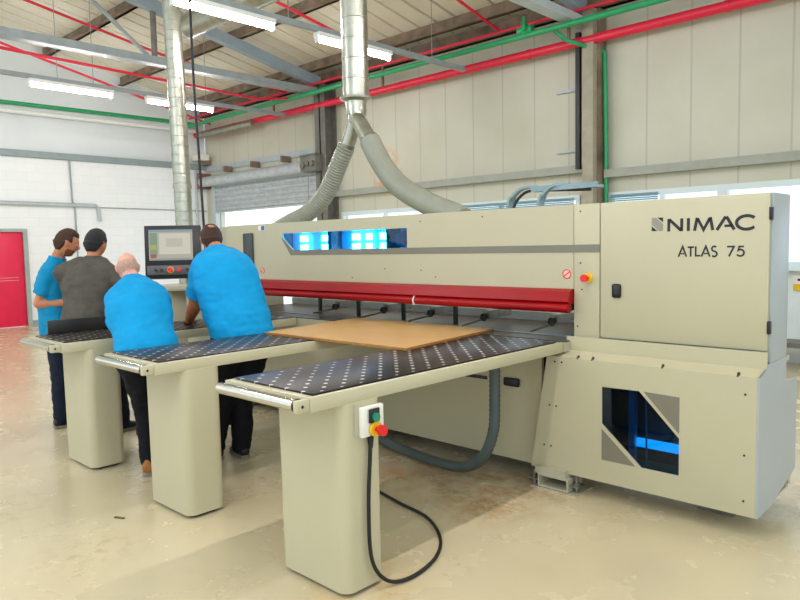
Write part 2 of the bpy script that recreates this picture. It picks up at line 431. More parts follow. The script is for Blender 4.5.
MB().box((-16.3,9.45,3.2),(-16.2,9.8,3.6)).build('end_bracket',mat('dusty_red_bracket','8E5A50',.6),t)
m=MB()
for x in (-15.2,-14.0,-12.8): m.box((x-.03,9.55,3.56),(x+.03,9.8,3.7))
m.each('drum_bracket',BROWN,t)
tag(MB().cyl((-11.6,9.35,3.22),(-11.6,9.35,1.9),.008,8).build('pull_chain',STEEL),'thin pull chain hanging from the shutter motor box','chain')
t=thing('loudspeaker','small white wall speaker in the corner above the shutter drum','loudspeaker',(-16.3,9.6,4.0))
MB().box((-16.45,9.4,3.92),(-16.05,9.7,4.08),.03).build('housing',WHITES,t); MB().box((-16.3,9.6,3.82),(-16.2,9.8,3.93)).build('bracket',BROWN,t)
tag(MB().box((XL+.1,9.0,3.86),(XL+.25,9.2,4.0),.02).build('alarm_sounder',REDB),'small red alarm sounder on the grey girt by the silver duct','alarm')

# pipes
def pipe(name,label,cat,pts,r,m,group=None,clips=None,bend=0):
    o=tag(MB().tube(pts,r,14).build(name,m),label,cat,group); return o
pr=thing('fire_main','thick red pipe running along the top of the right wall','pipe',(-9,9.55,4.6))
MB().cyl((-16.45,9.55,4.6),(5,9.55,4.6),.07,20).build('pipe_run',REDPIPE,pr)
m=MB()
for x in (-14.6,-11.9,-9.0,-6.2,-3.2): m.cyl((x-.03,9.55,4.6),(x+.03,9.55,4.6),.078,20)
m.each('coupling',REDPIPE,pr)
m=MB()
for x in (-13,-9.5,-5.5,-2.6): m.box((x-.02,9.53,4.66),(x+.02,9.57,5.1))
m.each('pipe_hanger',BROWN,pr)
pg=thing('air_line','green pipe running the length of the right wall below the roof','pipe',(-9,9.1,4.75))
MB().tube(smooth_path([(-16.0,9.1,4.72),(-13.4,9.1,4.74),(-6,9.1,4.75),(5,9.1,4.75)],4),.045,16).build('pipe_run',GREENP,pg)
MB().tube([(-5.55,9.1,4.78),(-5.4,9.3,4.6),(-5.0,9.72,4.42)],.03,12).build('branch',GREENP,pg)
MB().tube([(-5.0,9.72,4.44),(-4.98,9.74,3.0),(-4.98,9.74,1.3)],.035,12).build('downpipe',GREENP,pg)
MB().cyl((-6.0,9.1,4.76),(-6.0,9.1,4.96),.05,12).cyl((-6.1,9.1,4.83),(-5.85,9.1,4.83),.06,12).cyl((-5.95,9.02,4.8),(-5.95,9.02,5.0),.03).build('valve',GREENP,pg)
pipe('air_line','green pipe along the upper left wall','pipe',[(XL+.2,-3,4.80),(XL+.2,5,4.83),(XL+.2,9.1,4.86),(XL+.45,9.3,4.8)],.045,GREENP)
pipe('conduit_pipe','white pipe just below the green pipe on the left wall','pipe',[(XL+.12,-3,4.64),(XL+.12,9.5,4.69)],.05,WHITEP)
pipe('conduit_pipe','short silver pipe stub with dark open end beside the silver duct','pipe',[(-15.8,9.3,4.5),(-13.5,9.3,4.5)],.07,GALV)
pipe('sprinkler_pipe','thin red pipe running just under the eave, above the green pipe','pipe',[(XL+.1,9.35,5.0),(5,9.35,5.0)],.025,REDPIPE,'thin red sprinkler pipes')
pipe('sprinkler_pipe','thin red branch pipe climbing the roof slope near top centre','pipe',[(-6.65,9.35,5.03),(-6.65,7.0,zr(7.0)-.35)],.025,REDPIPE,'thin red sprinkler pipes')
pipe('sprinkler_pipe','thin red pipe climbing the roof at the top left corner','pipe',[(-12.2,9.3,zr(9.3)-.5),(-12.9,6.8,zr(6.8)-.5),(-12.97,4.0,zr(4)-.5)],.025,REDPIPE,'thin red sprinkler pipes')
pipe('sprinkler_pipe','thin red level pipe passing just below the grey tie beam at left','pipe',[(-11.15,2.5,4.6),(-11.7,8.2,4.6),(-11.9,9.35,4.8)],.025,REDPIPE,'thin red sprinkler pipes')
pipe('sprinkler_pipe','thin red pipe sloping down toward the fluorescent lamps at far left','pipe',[(-14.9,3.5,zr(3.5)-.7),(-15.3,9.3,zr(9.3)-.75)],.025,REDPIPE,'thin red sprinkler pipes')
pipe('sprinkler_pipe','thin red branch above the near lamp, left of the ribbed hoses','pipe',[(-9.0,5.4,zr(5.4)-.55),(-9.1,9.3,zr(9.3)-.4)],.025,REDPIPE,'thin red sprinkler pipes')
pipe('conduit_pipe','thin vertical grey conduit on the white left wall','conduit',[(XL+.05,6.31,3.75),(XL+.05,6.33,2.8),(XL+.05,6.38,2.6),(XL+.05,6.38,.4)],.02,GREYSTEEL)
pipe('conduit_pipe','horizontal grey pipe on left wall above the red door, turned down at end','pipe',[(XL+.08,-3,2.74),(XL+.08,6.85,2.70),(XL+.08,6.9,2.64),(XL+.08,6.92,2.33)],.045,PALESTEEL)
pipe('conduit_pipe','thin horizontal conduit on left wall behind the silver duct','conduit',[(XL+.04,6.9,2.66),(XL+.04,YR-.05,2.64)],.012,GREYSTEEL)
pipe('drainpipe','thin vertical pale pipe in the corner left of the shutter','pipe',[(XL+.06,9.5,3.7),(XL+.06,9.5,.05)],.03,PALESTEEL)
def hangers(pts,label):
    for p,z1 in pts:
        tag(MB().cyl(p,(p[0],p[1],z1),.006,6).build('hanger_wire',GREYSTEEL),label,'wire','thin hanger wires under the roof')
hangers([((-12.3,4.6,4.5),zr(4.6)),((-12.3,5.2,4.5),zr(5.2)),((-12.3,7.4,4.5),zr(7.4)),((-7.25,7.0,4.5),zr(7.0)),((-7.25,8.4,4.5),zr(8.4)),((-7.25,5.6,4.5),zr(5.6)),((-8.6,9.35,5.0),zr(9.35))],'thin vertical hanger wire holding up a lamp rail or pipe under the roof')

# lamps on rails
for X,yy,lb in ((-12.3,(2.0,9.3),'grey lamp rail at left, holding the two small distant lamps'),(-7.25,(-2,9.2),'grey lamp rail at top centre, crossing in front of the ducts'),(-1.75,(-3,9.2),'grey lamp rail over the saw cabinet and floor')):
    tag(MB().box((X-.035,yy[0],4.47),(X+.035,yy[1],4.54)).build('lamp_rail',GREYSTEEL),lb,'lamp rail')
def lamp(X,y,label):
    t=thing('fluorescent_lamp',label,'ceiling lamp',(X,y,4.47),'tube lamps on the rails')
    MB().box((X-.06,y-.7,4.41),(X+.06,y+.7,4.47),.008).build('housing',WHITEP,t)
    MB().cyl((X,y-.67,4.375),(X,y+.67,4.375),.035,14).build('tube',TUBE,t)
    MB().box((X-.03,y-.7,4.33),(X+.03,y-.67,4.42)).box((X-.03,y+.67,4.33),(X+.03,y+.7,4.42)).each('end_cap',WHITEP,t)
    return t
L0=lamp(-7.25,4.67,'long bright tube lamp at top left, nearest, crossing silver duct')
def lampcopy(X,y,label):
    c=copy_tree(L0); c.location=(X,y,4.47); c['label']=label; return c
lampcopy(-7.25,6.75,'bright tube lamp directly behind the centre silver duct')
lampcopy(-12.3,4.84,'distant tube lamp at far left, over the red door side')
lampcopy(-12.3,6.85,'distant tube lamp just left of the tall silver duct')
for i,y in enumerate((-1.6,.3,2.2,4.1,6.0)): lampcopy(-1.75,y,'tube lamp over the saw cabinet aisle, number %s from the back wall'%('five','four','three','two','one')[i])
for i,y in enumerate((-1.2,.7)): lampcopy(-7.25,y,('tube lamp at the near end of the centre rail','tube lamp second from the near end of the centre rail')[i])

# ducts
def spiral(path,r):
    pts,rr=corrugate(path,r,0,.12); rr=[r+(.004 if i%2 else 0) for i in range(len(pts))]
    return MB().tube(pts,rr,28)
t=thing('extraction_duct','tall vertical silver spiral duct at left, behind the control console','duct',(-8.13,4.55,0))
m=MB(); rings=[]; z=1.16
pts=[];rr=[]
while z<zr(4.55)-.05:
    for dz_,r_ in ((0,.109),(.10,.109),(.104,.113),(.116,.113)): pts.append((-8.21-.03*(z+dz_-2),4.55,z+dz_)); rr.append(r_)
    z+=.12
MB().tube(pts,rr,32).build('pipe_run',GALV,t)
m=MB()
for z in (2.4,3.55): m.cyl((-8.21-.03*(z-2),4.55,z),(-8.21-.03*(z-2),4.55,z+.05),.118,32)
m.each('joint_ring',GALV,t)
t=thing('extraction_duct','vertical silver duct at centre that splits into two hoses','duct',(-4.86,4.55,2.8))
pts=[];rr=[];z=3.02
while z<zr(4.55)-.05:
    for dz_,r_ in ((0,.125),(.16,.125),(.165,.129),(.18,.129)): pts.append((-4.89,4.55,z+dz_)); rr.append(r_)
    z+=.185
MB().tube(pts,rr,32).build('pipe_run',GALV,t)
m=MB(); m.loft([((-4.89,4.55,3.02),(1,0,0),(0,1,0),.155,.155),((-4.89,4.55,3.0),(1,0,0),(0,1,0),.15,.15),((-4.89,4.55,2.98),(1,0,0),(0,1,0),.1,.1),((-4.89,4.55,2.92),(1,0,0),(0,1,0),.095,.095),((-4.89,4.55,2.9),(1,0,0),(0,1,0),.1,.1),((-4.89,4.55,2.85),(1,0,0),(0,1,0),.092,.092)],28)
m.build('reducer',GALV,t)
MB().tube(smooth_path([(-4.87,4.53,2.93),(-4.86,4.52,2.82),(-4.79,4.5,2.76),(-4.60,4.455,2.55)],5),.074,20).build('branch',GALV,t)
MB().tube(smooth_path([(-4.90,4.58,2.93),(-4.94,4.58,2.82),(-5.03,4.57,2.62),(-5.07,4.56,2.55)],5),.070,20).build('branch',GALV,t)
MB().cyl((-4.635,4.462,2.60),(-4.605,4.458,2.555),.085,24).build('hose_clamp',STEEL,t)
MB().cyl((-5.045,4.562,2.60),(-5.06,4.56,2.565),.080,24).build('hose_clamp',STEEL,t)
def hose(name,label,pts,r,mt,step=.014,amp=.004):
    p,rr=corrugate(smooth_path(pts,10),r,amp,step); rr=[r+(amp if i%2 else -amp) for i in range(len(p))]
    return tag(MB().tube(p,rr,24).build(name,mt,sharp=60),label,'hose')
hose('ribbed_hose','grey ribbed hose curving down left from the duct split to the saw',[(-5.055,4.56,2.575),(-5.10,4.55,2.5),(-5.16,4.55,2.42),(-5.27,4.55,2.26),(-5.42,4.54,2.09),(-5.62,4.5,1.955),(-5.85,4.45,1.87),(-6.0,4.4,1.80)],.086,HOSEG,.014,.005)
hose('ribbed_hose','grey ribbed hose sweeping down right from the duct split to the saw',[(-4.62,4.46,2.575),(-4.52,4.45,2.43),(-4.43,4.45,2.31),(-4.28,4.44,2.165),(-4.08,4.42,2.05),(-3.82,4.40,1.935),(-3.56,4.36,1.85),(-3.42,4.32,1.80)],.096,HOSEG,.010,.002)
t=thing('extraction_duct','short horizontal silver duct up by the roof behind near lamp','duct',(-8,5.3,4.8))
MB().cyl((-9.2,5.3,4.83),(-4,5.3,4.83),.17,32).build('pipe_run',GALV,t)
MB().cyl((-9.24,5.3,4.83),(-9.18,5.3,4.83),.18,32).each('end_cap',GALVD,t)
tag(MB().tube(smooth_path([(-6.93,4.02,5.9),(-6.92,4.02,3.6),(-6.87,4.02,2.6),(-6.82,4.02,1.6),(-6.8,4.02,1.17)],6),.014,8).build('hanging_cable',RUBBER),'black cable hanging from the roof beside the tall silver duct','cable')

# ------------------------------------------------------------------ SAW
S=thing('panel_saw','long cream panel saw with red pressure beam and black lettering','panel saw',(-3.5,4.2,0))
# beam housing front with slot
slot=[(-5.385,1.745),(-3.745,1.745),(-3.745,1.588),(-5.225,1.588),(-5.385,1.705)]
MB().plate([(-6.4,1.30),(-2.27,1.30),(-2.27,1.848),(-6.35,1.848)],[slot],1,4.0,4.02).build('beam_front',CREAM,S)
MB().box((-6.35,4.02,1.828),(-2.27,4.5,1.848)).box((-6.35,4.48,1.30),(-2.27,4.5,1.83)).box((-6.35,4.02,1.30),(-6.33,4.5,1.83)).box((-6.33,4.02,1.30),(-2.27,4.48,1.315)).build('beam_housing',CREAM,S)
MB().plate([(-6.7,1.18),(-6.4,1.18),(-6.36,1.3),(-6.36,1.842),(-6.62,1.842)],[],1,4.03,4.45).build('beam_end_cover',CREAM2,S)
sp=MB().box((-5.6,4.024,1.57),(-3.6,4.028,1.76)).build('inspection_window',BLUEACR,S)
MB().box((-6.3,4.34,1.33),(-3.5,4.36,1.82)).box((-6.3,4.03,1.33),(-3.5,4.34,1.345)).build('inner_back_plate',BLUEIN,S)
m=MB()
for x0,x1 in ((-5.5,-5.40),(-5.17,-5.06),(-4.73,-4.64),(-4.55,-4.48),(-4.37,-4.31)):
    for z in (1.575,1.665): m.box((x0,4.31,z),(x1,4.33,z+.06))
m.each('glow_square',LED,S)  # invented glowing squares, give the slot its white patches and blue glow
m=MB()
for x in (-5.7,-4.95,-4.18): m.box((x,4.2,1.35),(x+.05,4.33,1.82))
m.cyl((-4.02,4.2,1.66),(-4.02,4.3,1.66),.06).cyl((-3.93,4.15,1.69),(-3.93,4.2,1.69),.035)
m.build('saw_guide_bracket',DKINT,S)
# stripe
MB().plate([(-5.385,1.705),(-5.225,1.588),(-2.086,1.588),(-2.086,1.538),(-5.26,1.538),(-5.385,1.69)],[],1,3.9975,4.0).build('grey_stripe',GREYSTRIPE,S)
# pressure beam (red)
m=MB(); m.plate([(4.0,1.302),(3.955,1.285),(3.93,1.222),(3.95,1.205),(4.06,1.205),(4.06,1.302)],[],0,-5.75,-2.272)
m.build('pressure_beam',REDP,S)
MB().cyl((-5.72,3.955,1.178),(-2.275,3.955,1.178),.032,24).build('pressure_beam',REDP,S)
MB().box((-5.75,3.99,1.16),(-2.275,4.06,1.205)).build('pressure_beam_black_rail',BLACK,S)  # black rail behind the red tube, below the beam
MB().tube([(-3.62+.0,3.955+.036*math.cos(a),1.178+.036*math.sin(a)) for a in [math.pi*(.4+i*.12) for i in range(9)]],.006,8).build('cable_tie',WHITES,S)
# right post + cabinet
MB().box((-2.267,4.0,.985),(-2.088,4.5,1.845),.003).build('end_post',CREAM,S)
MB().box((-2.29,3.985,.972),(-2.07,4.3,.985)).build('post_foot',CREAM2,S)
MB().box((-2.082,4.025,.93),(-1.1,4.33,1.846),.004).build('cabinet',SIDEM,S)
dr=MB().box((-2.082,4.0,.997),(-1.112,4.024,1.845),.004).build('cabinet_door',CREAM,S)
MB().box((-1.998,3.985,1.255),(-1.942,4.0,1.342),.012).build('door_handle',BLACK,dr)
MB().box((-1.984,3.982,1.272),(-1.956,3.986,1.326),.001).build('handle_grip',DKINT,dr)
for z in (1.735,1.125): MB().box((-1.114,3.992,z-.034),(-1.096,4.02,z+.034),.003).each('hinge',BLACK,dr)
# lettering from strokes in the XZ plane
def stroke(m,pts,w,y=3.9985):
    pts=[V((p[0],0,p[1])) for p in pts]
    n=len(pts); L=[];Rr=[]
    for i,p in enumerate(pts):
        if i==0: d=(pts[1]-p).normalized(); nn=V((-d.z,0,d.x)); k=1
        elif i==n-1: d=(p-pts[i-1]).normalized(); nn=V((-d.z,0,d.x)); k=1
        else:
            d1=(p-pts[i-1]).normalized(); d2=(pts[i+1]-p).normalized(); n1=V((-d1.z,0,d1.x)); n2=V((-d2.z,0,d2.x)); nn=(n1+n2).normalized(); k=1/max(.35,nn.dot(n1))
        L.append(m.bm.verts.new(p+nn*w/2*k+V((0,y,0)))); Rr.append(m.bm.verts.new(p-nn*w/2*k+V((0,y,0))))
    L2=[m.bm.verts.new(v.co+V((0,.0014,0))) for v in L]; R2=[m.bm.verts.new(v.co+V((0,.0014,0))) for v in Rr]
    for i in range(n-1):
        m.bm.faces.new((L[i],L[i+1],Rr[i+1],Rr[i])); m.bm.faces.new((L2[i],R2[i],R2[i+1],L2[i+1]))
        m.bm.faces.new((L[i],L2[i],L2[i+1],L[i+1])); m.bm.faces.new((Rr[i],Rr[i+1],R2[i+1],R2[i]))
def arc(cx,cz,rx,rz,a0,a1,n=14): return [(cx+rx*math.cos(R(a0+(a1-a0)*i/n)),cz+rz*math.sin(R(a0+(a1-a0)*i/n))) for i in range(n+1)]
x0,z0,z1=-1.650,1.655,1.728; w=.017
m=MB()
stroke(m,[(x0,z0),(x0,z1)],w); stroke(m,[(x0+.003,z1-.004),(x0+.072,z0+.004)],w); stroke(m,[(x0+.075,z0),(x0+.075,z1)],w)
stroke(m,[(x0+.113,z0),(x0+.113,z1)],w)
a=x0+.148; stroke(m,[(a,z0),(a+.014,z1)],w); stroke(m,[(a+.016,z1-.004),(a+.05,z0+.004),(a+.084,z1-.004)],w*.9); stroke(m,[(a+.086,z1),(a+.1,z0)],w)
a=x0+.27; stroke(m,[(a,z0),(a+.046,z1)],w); stroke(m,[(a+.05,z1),(a+.092,z0)],w); stroke(m,[(a+.04,z0+.022),(a+.08,z0+.022)],w*.8)
a=x0+.425; stroke(m,arc(a,(z0+z1)/2,.052,.0365,42,318,18),w)
m.build('maker_lettering',INK,dr)
m=MB(); m.plate([(-1.752,1.738),(-1.728,1.738),(-1.684,1.700),(-1.684,1.66),(-1.708,1.66),(-1.752,1.698)],[],1,3.9985,4.0); m.build('logo_hexagon',LOGOG,dr)
m=MB(); m.plate([(-1.718,1.738),(-1.684,1.738),(-1.684,1.710)],[],1,3.9985,4.0); m.plate([(-1.752,1.688),(-1.752,1.66),(-1.718,1.66)],[],1,3.9985,4.0); m.each('logo_corner',INK,dr)
x0,z0,z1=-1.592,1.508,1.566; w=.0095; m=MB()
a=x0; stroke(m,[(a,z0),(a+.024,z1),(a+.046,z0)],w); stroke(m,[(a+.014,z0+.017),(a+.034,z0+.017)],w*.8)
a=x0+.052; stroke(m,[(a,z1-.004),(a+.036,z1-.004)],w); stroke(m,[(a+.018,z1),(a+.018,z0)],w)
a=x0+.098; stroke(m,[(a,z1),(a,z0+.005),(a+.026,z0+.005)],w)
a=x0+.13; stroke(m,[(a,z0),(a+.024,z1),(a+.046,z0)],w); stroke(m,[(a+.014,z0+.017),(a+.034,z0+.017)],w*.8)
a=x0+.2; zz=(z0+z1)/2; stroke(m,arc(a,zz+.0145,.0135,.0135,40,270,10)+arc(a,zz-.0145,.0145,.0145,90,-140,10)[1:],w)
a=x0+.268; stroke(m,[(a,z1-.004),(a+.036,z1-.004),(a+.01,z0)],w)
a=x0+.325; stroke(m,[(a+.03,z1-.004),(a+.006,z1-.004),(a+.002,zz+.005)]+arc(a+.012,z0+.02,.019,.018,110,-150,12),w)
m.build('model_lettering',INK,dr)
# stickers and stop button
def disc(c,r,y0_,y1_,mt,name,par): return MB().cyl((c[0],y0_,c[1]),(c[0],y1_,c[1]),r,24).build(name,mt,par)
def ring_(c,r,w,mt,name,par):
    m=MB(); stroke(m,arc(c[0],c[1],r,r,0,360,28),w,3.9965); stroke(m,[(c[0]-r*.7,c[1]-r*.5),(c[0]+r*.7,c[1]+r*.5)],w,3.9965); return m.build(name,mt,par)
pp=disc((-2.318,1.398),.034,3.998,4.001,PINK,'warning_sticker',S); ring_((-2.318,1.398),.029,.006,REDINK,'sticker_ring',pp)
pp=disc((-5.72,1.39),.034,3.998,4.001,PINK,'warning_sticker',S); ring_((-5.72,1.39),.029,.006,REDINK,'sticker_ring',pp)
es=disc((-2.165,1.375),.032,3.985,4.0,YEL,'emergency_stop',S); MB().cyl((-2.165,3.95,1.375),(-2.165,3.99,1.375),.013).cyl((-2.165,3.935,1.375),(-2.165,3.955,1.375),.024,24).build('stop_button',REDB,es)
MB().box((-5.77,3.998,1.785),(-5.66,4.0,1.83)).build('maker_label',WHITES,S); MB().box((-5.72,3.9965,1.787),(-5.665,3.999,1.828)).build('maker_label',BLUELBL,S)
MB().box((-6.02,3.975,1.33),(-5.86,4.0,1.765),.01).build('door_lock_panel',mat('dark_grey_panel','3A3F3E',.4),S)
m=MB()
for x,z in ((-2.22,1.8),(-2.22,1.47),(-2.21,1.3),(-4.0,1.42),(-4.4,1.34),(-3.6,1.41),(-3.45,1.36),(-2.24,1.06),(-3.0,1.8),(-3.6,1.79)): m.cyl((x,3.996,z),(x,4.001,z),.005,8)
for x,z in ((-2.32,.84),(-2.27,.84),(-2.36,.55),(-2.31,.55),(-2.4,.28),(-2.35,.28),(-1.17,.78),(-1.17,.45),(-1.17,.2)): m.cyl((x,3.846,z),(x,3.851,z),.006,8)
for x in (-2.16,-2.06,-1.62,-1.21): m.cyl((x,3.853,.868),(x,3.87,.89),.008,8)
m.each('screw_head',mat('dark_screw','2A241E',.5),S)
# lower cabinet
wpoly=[(-1.992,.717),(-1.755,.721),(-1.517,.478),(-1.517,.262),(-1.738,.262),(-1.992,.487)]
MB().plate([(-2.378,.875),(-1.1125,.875),(-1.1125,.118),(-2.503,.118)],[wpoly],1,3.85,3.862).build('lower_cabinet_front',CREAM,S)
MB().plate([(3.85,.118),(3.85,.875),(3.965,.905),(3.985,.93),(4.33,.93),(4.33,.79),(4.56,.77),(4.565,.22),(4.08,.118)],[],0,-1.112,-1.1).build('lower_cabinet_side',SIDEM,S)
m=MB()
v=[m.bm.verts.new(p) for p in ((-2.378,3.85,.875),(-1.1,3.85,.875),(-1.1,3.965,.905),(-2.30,3.965,.905))]; m.bm.faces.new(v)
m.box((-2.30,3.965,.90),(-1.101,3.98,.995)); m.box((-2.3,3.985,.9),(-1.105,4.4,.93))
v=[m.bm.verts.new(p) for p in ((-2.378,3.85,.875),(-2.503,3.85,.118),(-2.503,4.4,.118),(-2.378,4.4,.875))]; m.bm.faces.new(v)
m.box((-2.49,4.5,.13),(-1.12,4.55,.76)); m.box((-2.49,3.87,.118),(-1.12,4.5,.125))
m.build('lower_cabinet_shell',CREAM,S)
MB().plate([(-1.727,.722),(-1.517,.716),(-1.517,.505)],[],1,3.8475,3.85).build('grey_triangle',GREYSTRIPE,S)
MB().plate([(-1.992,.455),(-1.992,.262),(-1.775,.262)],[],1,3.8475,3.85).build('grey_triangle',GREYSTRIPE,S)
MB().plate(wpoly,[],1,3.856,3.860).build('lower_window',BLUEDK,S)
MB().box((-2.3,4.2,.2),(-1.2,4.22,.8)).build('inner_plate',DKINT,S)
MB().box((-1.9,4.02,.2),(-1.86,4.06,.8)).cyl((-1.75,3.95,.25),(-1.78,4.0,.75),.006,8).build('inner_post',GALVD,S)
MB().box((-1.9,4.05,.325),(-1.3,4.08,.375)).build('glow_bar',GLOWBAR,S)  # added glowing bar in place of the lit shelf behind the window
# bed and base
MB().box((-6.4,3.89,.90),(-2.27,4.9,.960)).build('bed_frame',CREAM2,S)
MB().box((-6.38,3.905,.958),(-2.28,4.88,.968)).build('machine_bed',DSTEEL,S)
m=MB()
def crease(x0,x1,z0,z1,y=3.9,dep=.012):
    c=m.bm.verts.new(((x0+x1)/2,y-dep,(z0+z1)/2)); q=[m.bm.verts.new(p) for p in ((x0,y,z0),(x1,y,z0),(x1,y,z1),(x0,y,z1))]
    for i in range(4): m.bm.faces.new((q[i],q[(i+1)%4],c))
for a,b in ((-6.4,-4.75),(-4.75,-3.55),(-3.55,-2.45)): crease(a,b,.115,.9)
m.box((-6.4,3.901,.115),(-2.45,3.93,.9))
m.build('base_panel',CREAM,S)
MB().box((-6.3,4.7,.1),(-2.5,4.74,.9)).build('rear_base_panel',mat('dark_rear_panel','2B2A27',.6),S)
MB().box((-6.38,4.85,.97),(-2.28,4.88,1.04)).build('rear_guard',mat('pale_blue_guard','C4CDCB',.4),S)
MB().box((-3.24,3.883,.648),(-2.89,3.9,.672),.002).build('base_slot',BLACK,S)
MB().box((-2.745,3.872,.625),(-2.615,3.9,.685),.014).build('base_handle',BLACK,S)
m=MB(); m2=MB(); m3=MB()
for x in (-5.2,-4.65,-4.08,-3.5): m.box((x-.012,4.28,.968),(x+.012,4.31,1.2))
m.each('gripper_post',BLACK,S)
for x in (-4.95,-4.3,-3.75,-3.2,-2.6):
    MB().cyl((x,4.0,1.0),(x,4.5,1.045),.008,10).box((x-.03,4.3,1.03),(x+.03,4.6,1.09)).build('gripper_arm',STEEL,S)
    m3.cyl((x-.012,4.27,1.04),(x+.012,4.27,1.04),.03,18)
m2.bm.free(); m3.each('gripper_wheel',BLACK,S)
for x in (-5.5,-2.9): pass
m=MB()
m.box((-6.3,4.09,.967),(-2.3,4.13,.974)); m.build('saw_line_strip',STEEL,S)
# left low extension under console
MB().box((-8.45,3.98,.12),(-6.4,4.75,1.17),.006).build('left_end_cabinet',CREAM2,S)
MB().box((-7.15,3.972,1.0),(-6.95,3.98,1.09)).build('cabinet_slot',BLACK,S)
MB().box((-8.45,3.965,.955),(-6.4,3.98,.975)).build('cabinet_trim',CREAM,S)
# foot
ft=MB().box((-2.44,3.80,.095),(-2.22,3.98,.14)).box((-2.47,3.79,.0),(-2.14,4.02,.008)).build('machine_foot',CREAM2,S)
MB().plate([(-2.42,.012),(-2.20,.012),(-2.20,.095),(-2.42,.095)],[[(-2.41,.022),(-2.21,.022),(-2.21,.085),(-2.41,.085)]],1,3.80,3.99).build('box_tube',CREAM2,ft)
MB().cyl((-2.46,3.83,.008),(-2.46,3.83,.11),.012).cyl((-2.17,3.86,.008),(-2.17,3.86,.12),.012).cyl((-2.46,3.83,.055),(-2.46,3.83,.07),.022,6).cyl((-2.17,3.86,.055),(-2.17,3.86,.07),.022,6).box((-2.2,3.82,.05),(-2.13,3.9,.058)).box((-2.5,3.80,.05),(-2.42,3.86,.058)).each('levelling_bolt',STEEL,ft)
MB().box((-6.1,3.95,0),(-5.9,4.6,.13)).box((-4.4,3.97,0),(-4.2,4.6,.13)).box((-1.5,4.1,0),(-1.3,4.45,.12)).build('machine_foot',DARKCOL,S)
# cable chain loops on top at the back
m=MB()
pth=smooth_path([(-3.15,4.6,1.80),(-3.17,4.6,1.93),(-3.08,4.62,2.03),(-2.95,4.65,2.04)],6)
for off in (0,.28):
    for a,b in zip(pth,pth[1:]): m.bar(a+V((off,0,0)),b+V((off,0,0)),.08,.018,up=(0,0,1) if abs((b-a).normalized().z)<.8 else (1,0,0))
m.box((-2.98,4.6,2.0),(-2.42,4.70,2.02)); m.box((-2.98,4.6,2.02),(-2.42,4.61,2.04))
m.build('cable_guide',mat('blue_grey_cable_guide','8098A0',.4),S)
MB().tube([p+V((.05,-.02,-.03)) for p in pth]+[V((-2.5,4.66,1.99))],.012,8).build('guide_cable',BLACK,S)
# dark hose under the bed
hose('flexible_hose','dark grey hose looping from under the front table along saw base',[(-2.63,3.62,.92),(-2.63,3.62,.6),(-2.63,3.6,.38),(-2.7,3.58,.2),(-2.86,3.6,.095),(-3.1,3.62,.065),(-3.5,3.68,.065),(-4.0,3.8,.08),(-4.3,3.85,.2)],.036,HOSED,.016,.002)

# ------------------------------------------------------------------ AIR TABLES
T=thing('air_table','nearest air table, with red and green switch box on its pedestal','table',(-2.94,1.81,0),'dotted black air tables')
X0,Y0=-2.94,1.81; X1=-2.28; YE=3.885
MB().box((X0+.004,Y0+.05,.958),(X1-.04,YE,.967),.002).build('tabletop',DOTS,T)
MB().box((X1-.03,Y0,.897),(X1,YE,.962),.003).box((X0,Y0,.897),(X0+.03,YE,.962),.003).box((X0+.03,Y0,.897),(X1-.03,Y0+.03,.962),.003).box((X0+.03,YE-.03,.897),(X1-.03,YE,.962),.003).box((X0+.03,Y0+.03,.905),(X1-.03,YE-.03,.958)).build('table_frame',CREAM,T)
MB().box((X1-.03,Y0-.07,.905),(X1,Y0,.96),.006).each('roller_bracket',CREAM,T); MB().box((X0+.012,Y0-.05,.915),(X0+.03,Y0,.95),.003).build('roller_bracket',CREAM,T)
rl=MB().cyl((X0+.02,Y0-.04,.932),(X1-.03,Y0-.04,.932),.027,28).build('end_roller',CHROME,T)
MB().cyl((X1-.04,Y0-.04,.932),(X1-.03,Y0-.04,.932),.031,28).cyl((X1-.001,Y0-.04,.932),(X1+.002,Y0-.04,.932),.007,12).build('roller_bearing',BLACK,rl)
def rrect(x0,y0,x1,y1,r,n=8):
    out=[]
    for cx,cy,a in ((x1-r,y1-r,0),(x0+r,y1-r,90),(x0+r,y0+r,180),(x1-r,y0+r,270)):
        for i in range(n+1): t_=R(a+90*i/n); out.append((cx+r*math.cos(t_),cy+r*math.sin(t_)))
    return out
def pedestal(x0,x1):
    m=MB(); P=rrect(x0,Y0+.17,x1,Y0+.425,.055)
    A=[m.bm.verts.new((p[0],p[1],.02)) for p in P]; B=[m.bm.verts.new((p[0]-(.012 if p[0]<(x0+x1)/2 else 0),p[1],.9)) for p in P]
    n=len(P)
    for i in range(n): m.bm.faces.new((A[i],A[(i+1)%n],B[(i+1)%n],B[i]))
    m.bm.faces.new(A); m.bm.faces.new(B); return m
pedestal(-2.765,-2.272).build('pedestal',CREAM,T)
MB().plate(rrect(-2.72,Y0+.2,-2.3,Y0+.39,.04),[],2,0,.02).build('base_pad',BLACK,T)
def tcopy(dx,label):
    c=copy_tree(T); c.location=(T.location.x+dx,T.location.y,0); c['label']=label; return c
T2=tcopy(-1.395,'middle air table, the fibreboard corner resting over it, pedestal plain')
T3=tcopy(-2.775,'farthest air table with a dark upright fence, men leaning over it')
m=MB(); m.box((.0,.14,.968),(.025,1.15,1.075),.003); 
fo=m.build('guide_fence',mat('dark_anodised_fence','3A3934',.35,.5)); fo.parent=T3
cb=MB().box((-2.27,2.075,.735),(-2.243,2.215,.875),.006).build('switch_box',WHITES,T)
MB().box((-2.272,2.05,.745),(-2.262,2.075,.89)).build('mounting_plate',CREAM2,cb)
MB().box((-2.236,2.11,.80),(-2.228,2.175,.865),.003).build('start_button_plate',BLACK,cb)
MB().cyl((-2.236,2.145,.825),(-2.216,2.145,.825),.021,20).build('start_button',GRNB,cb)
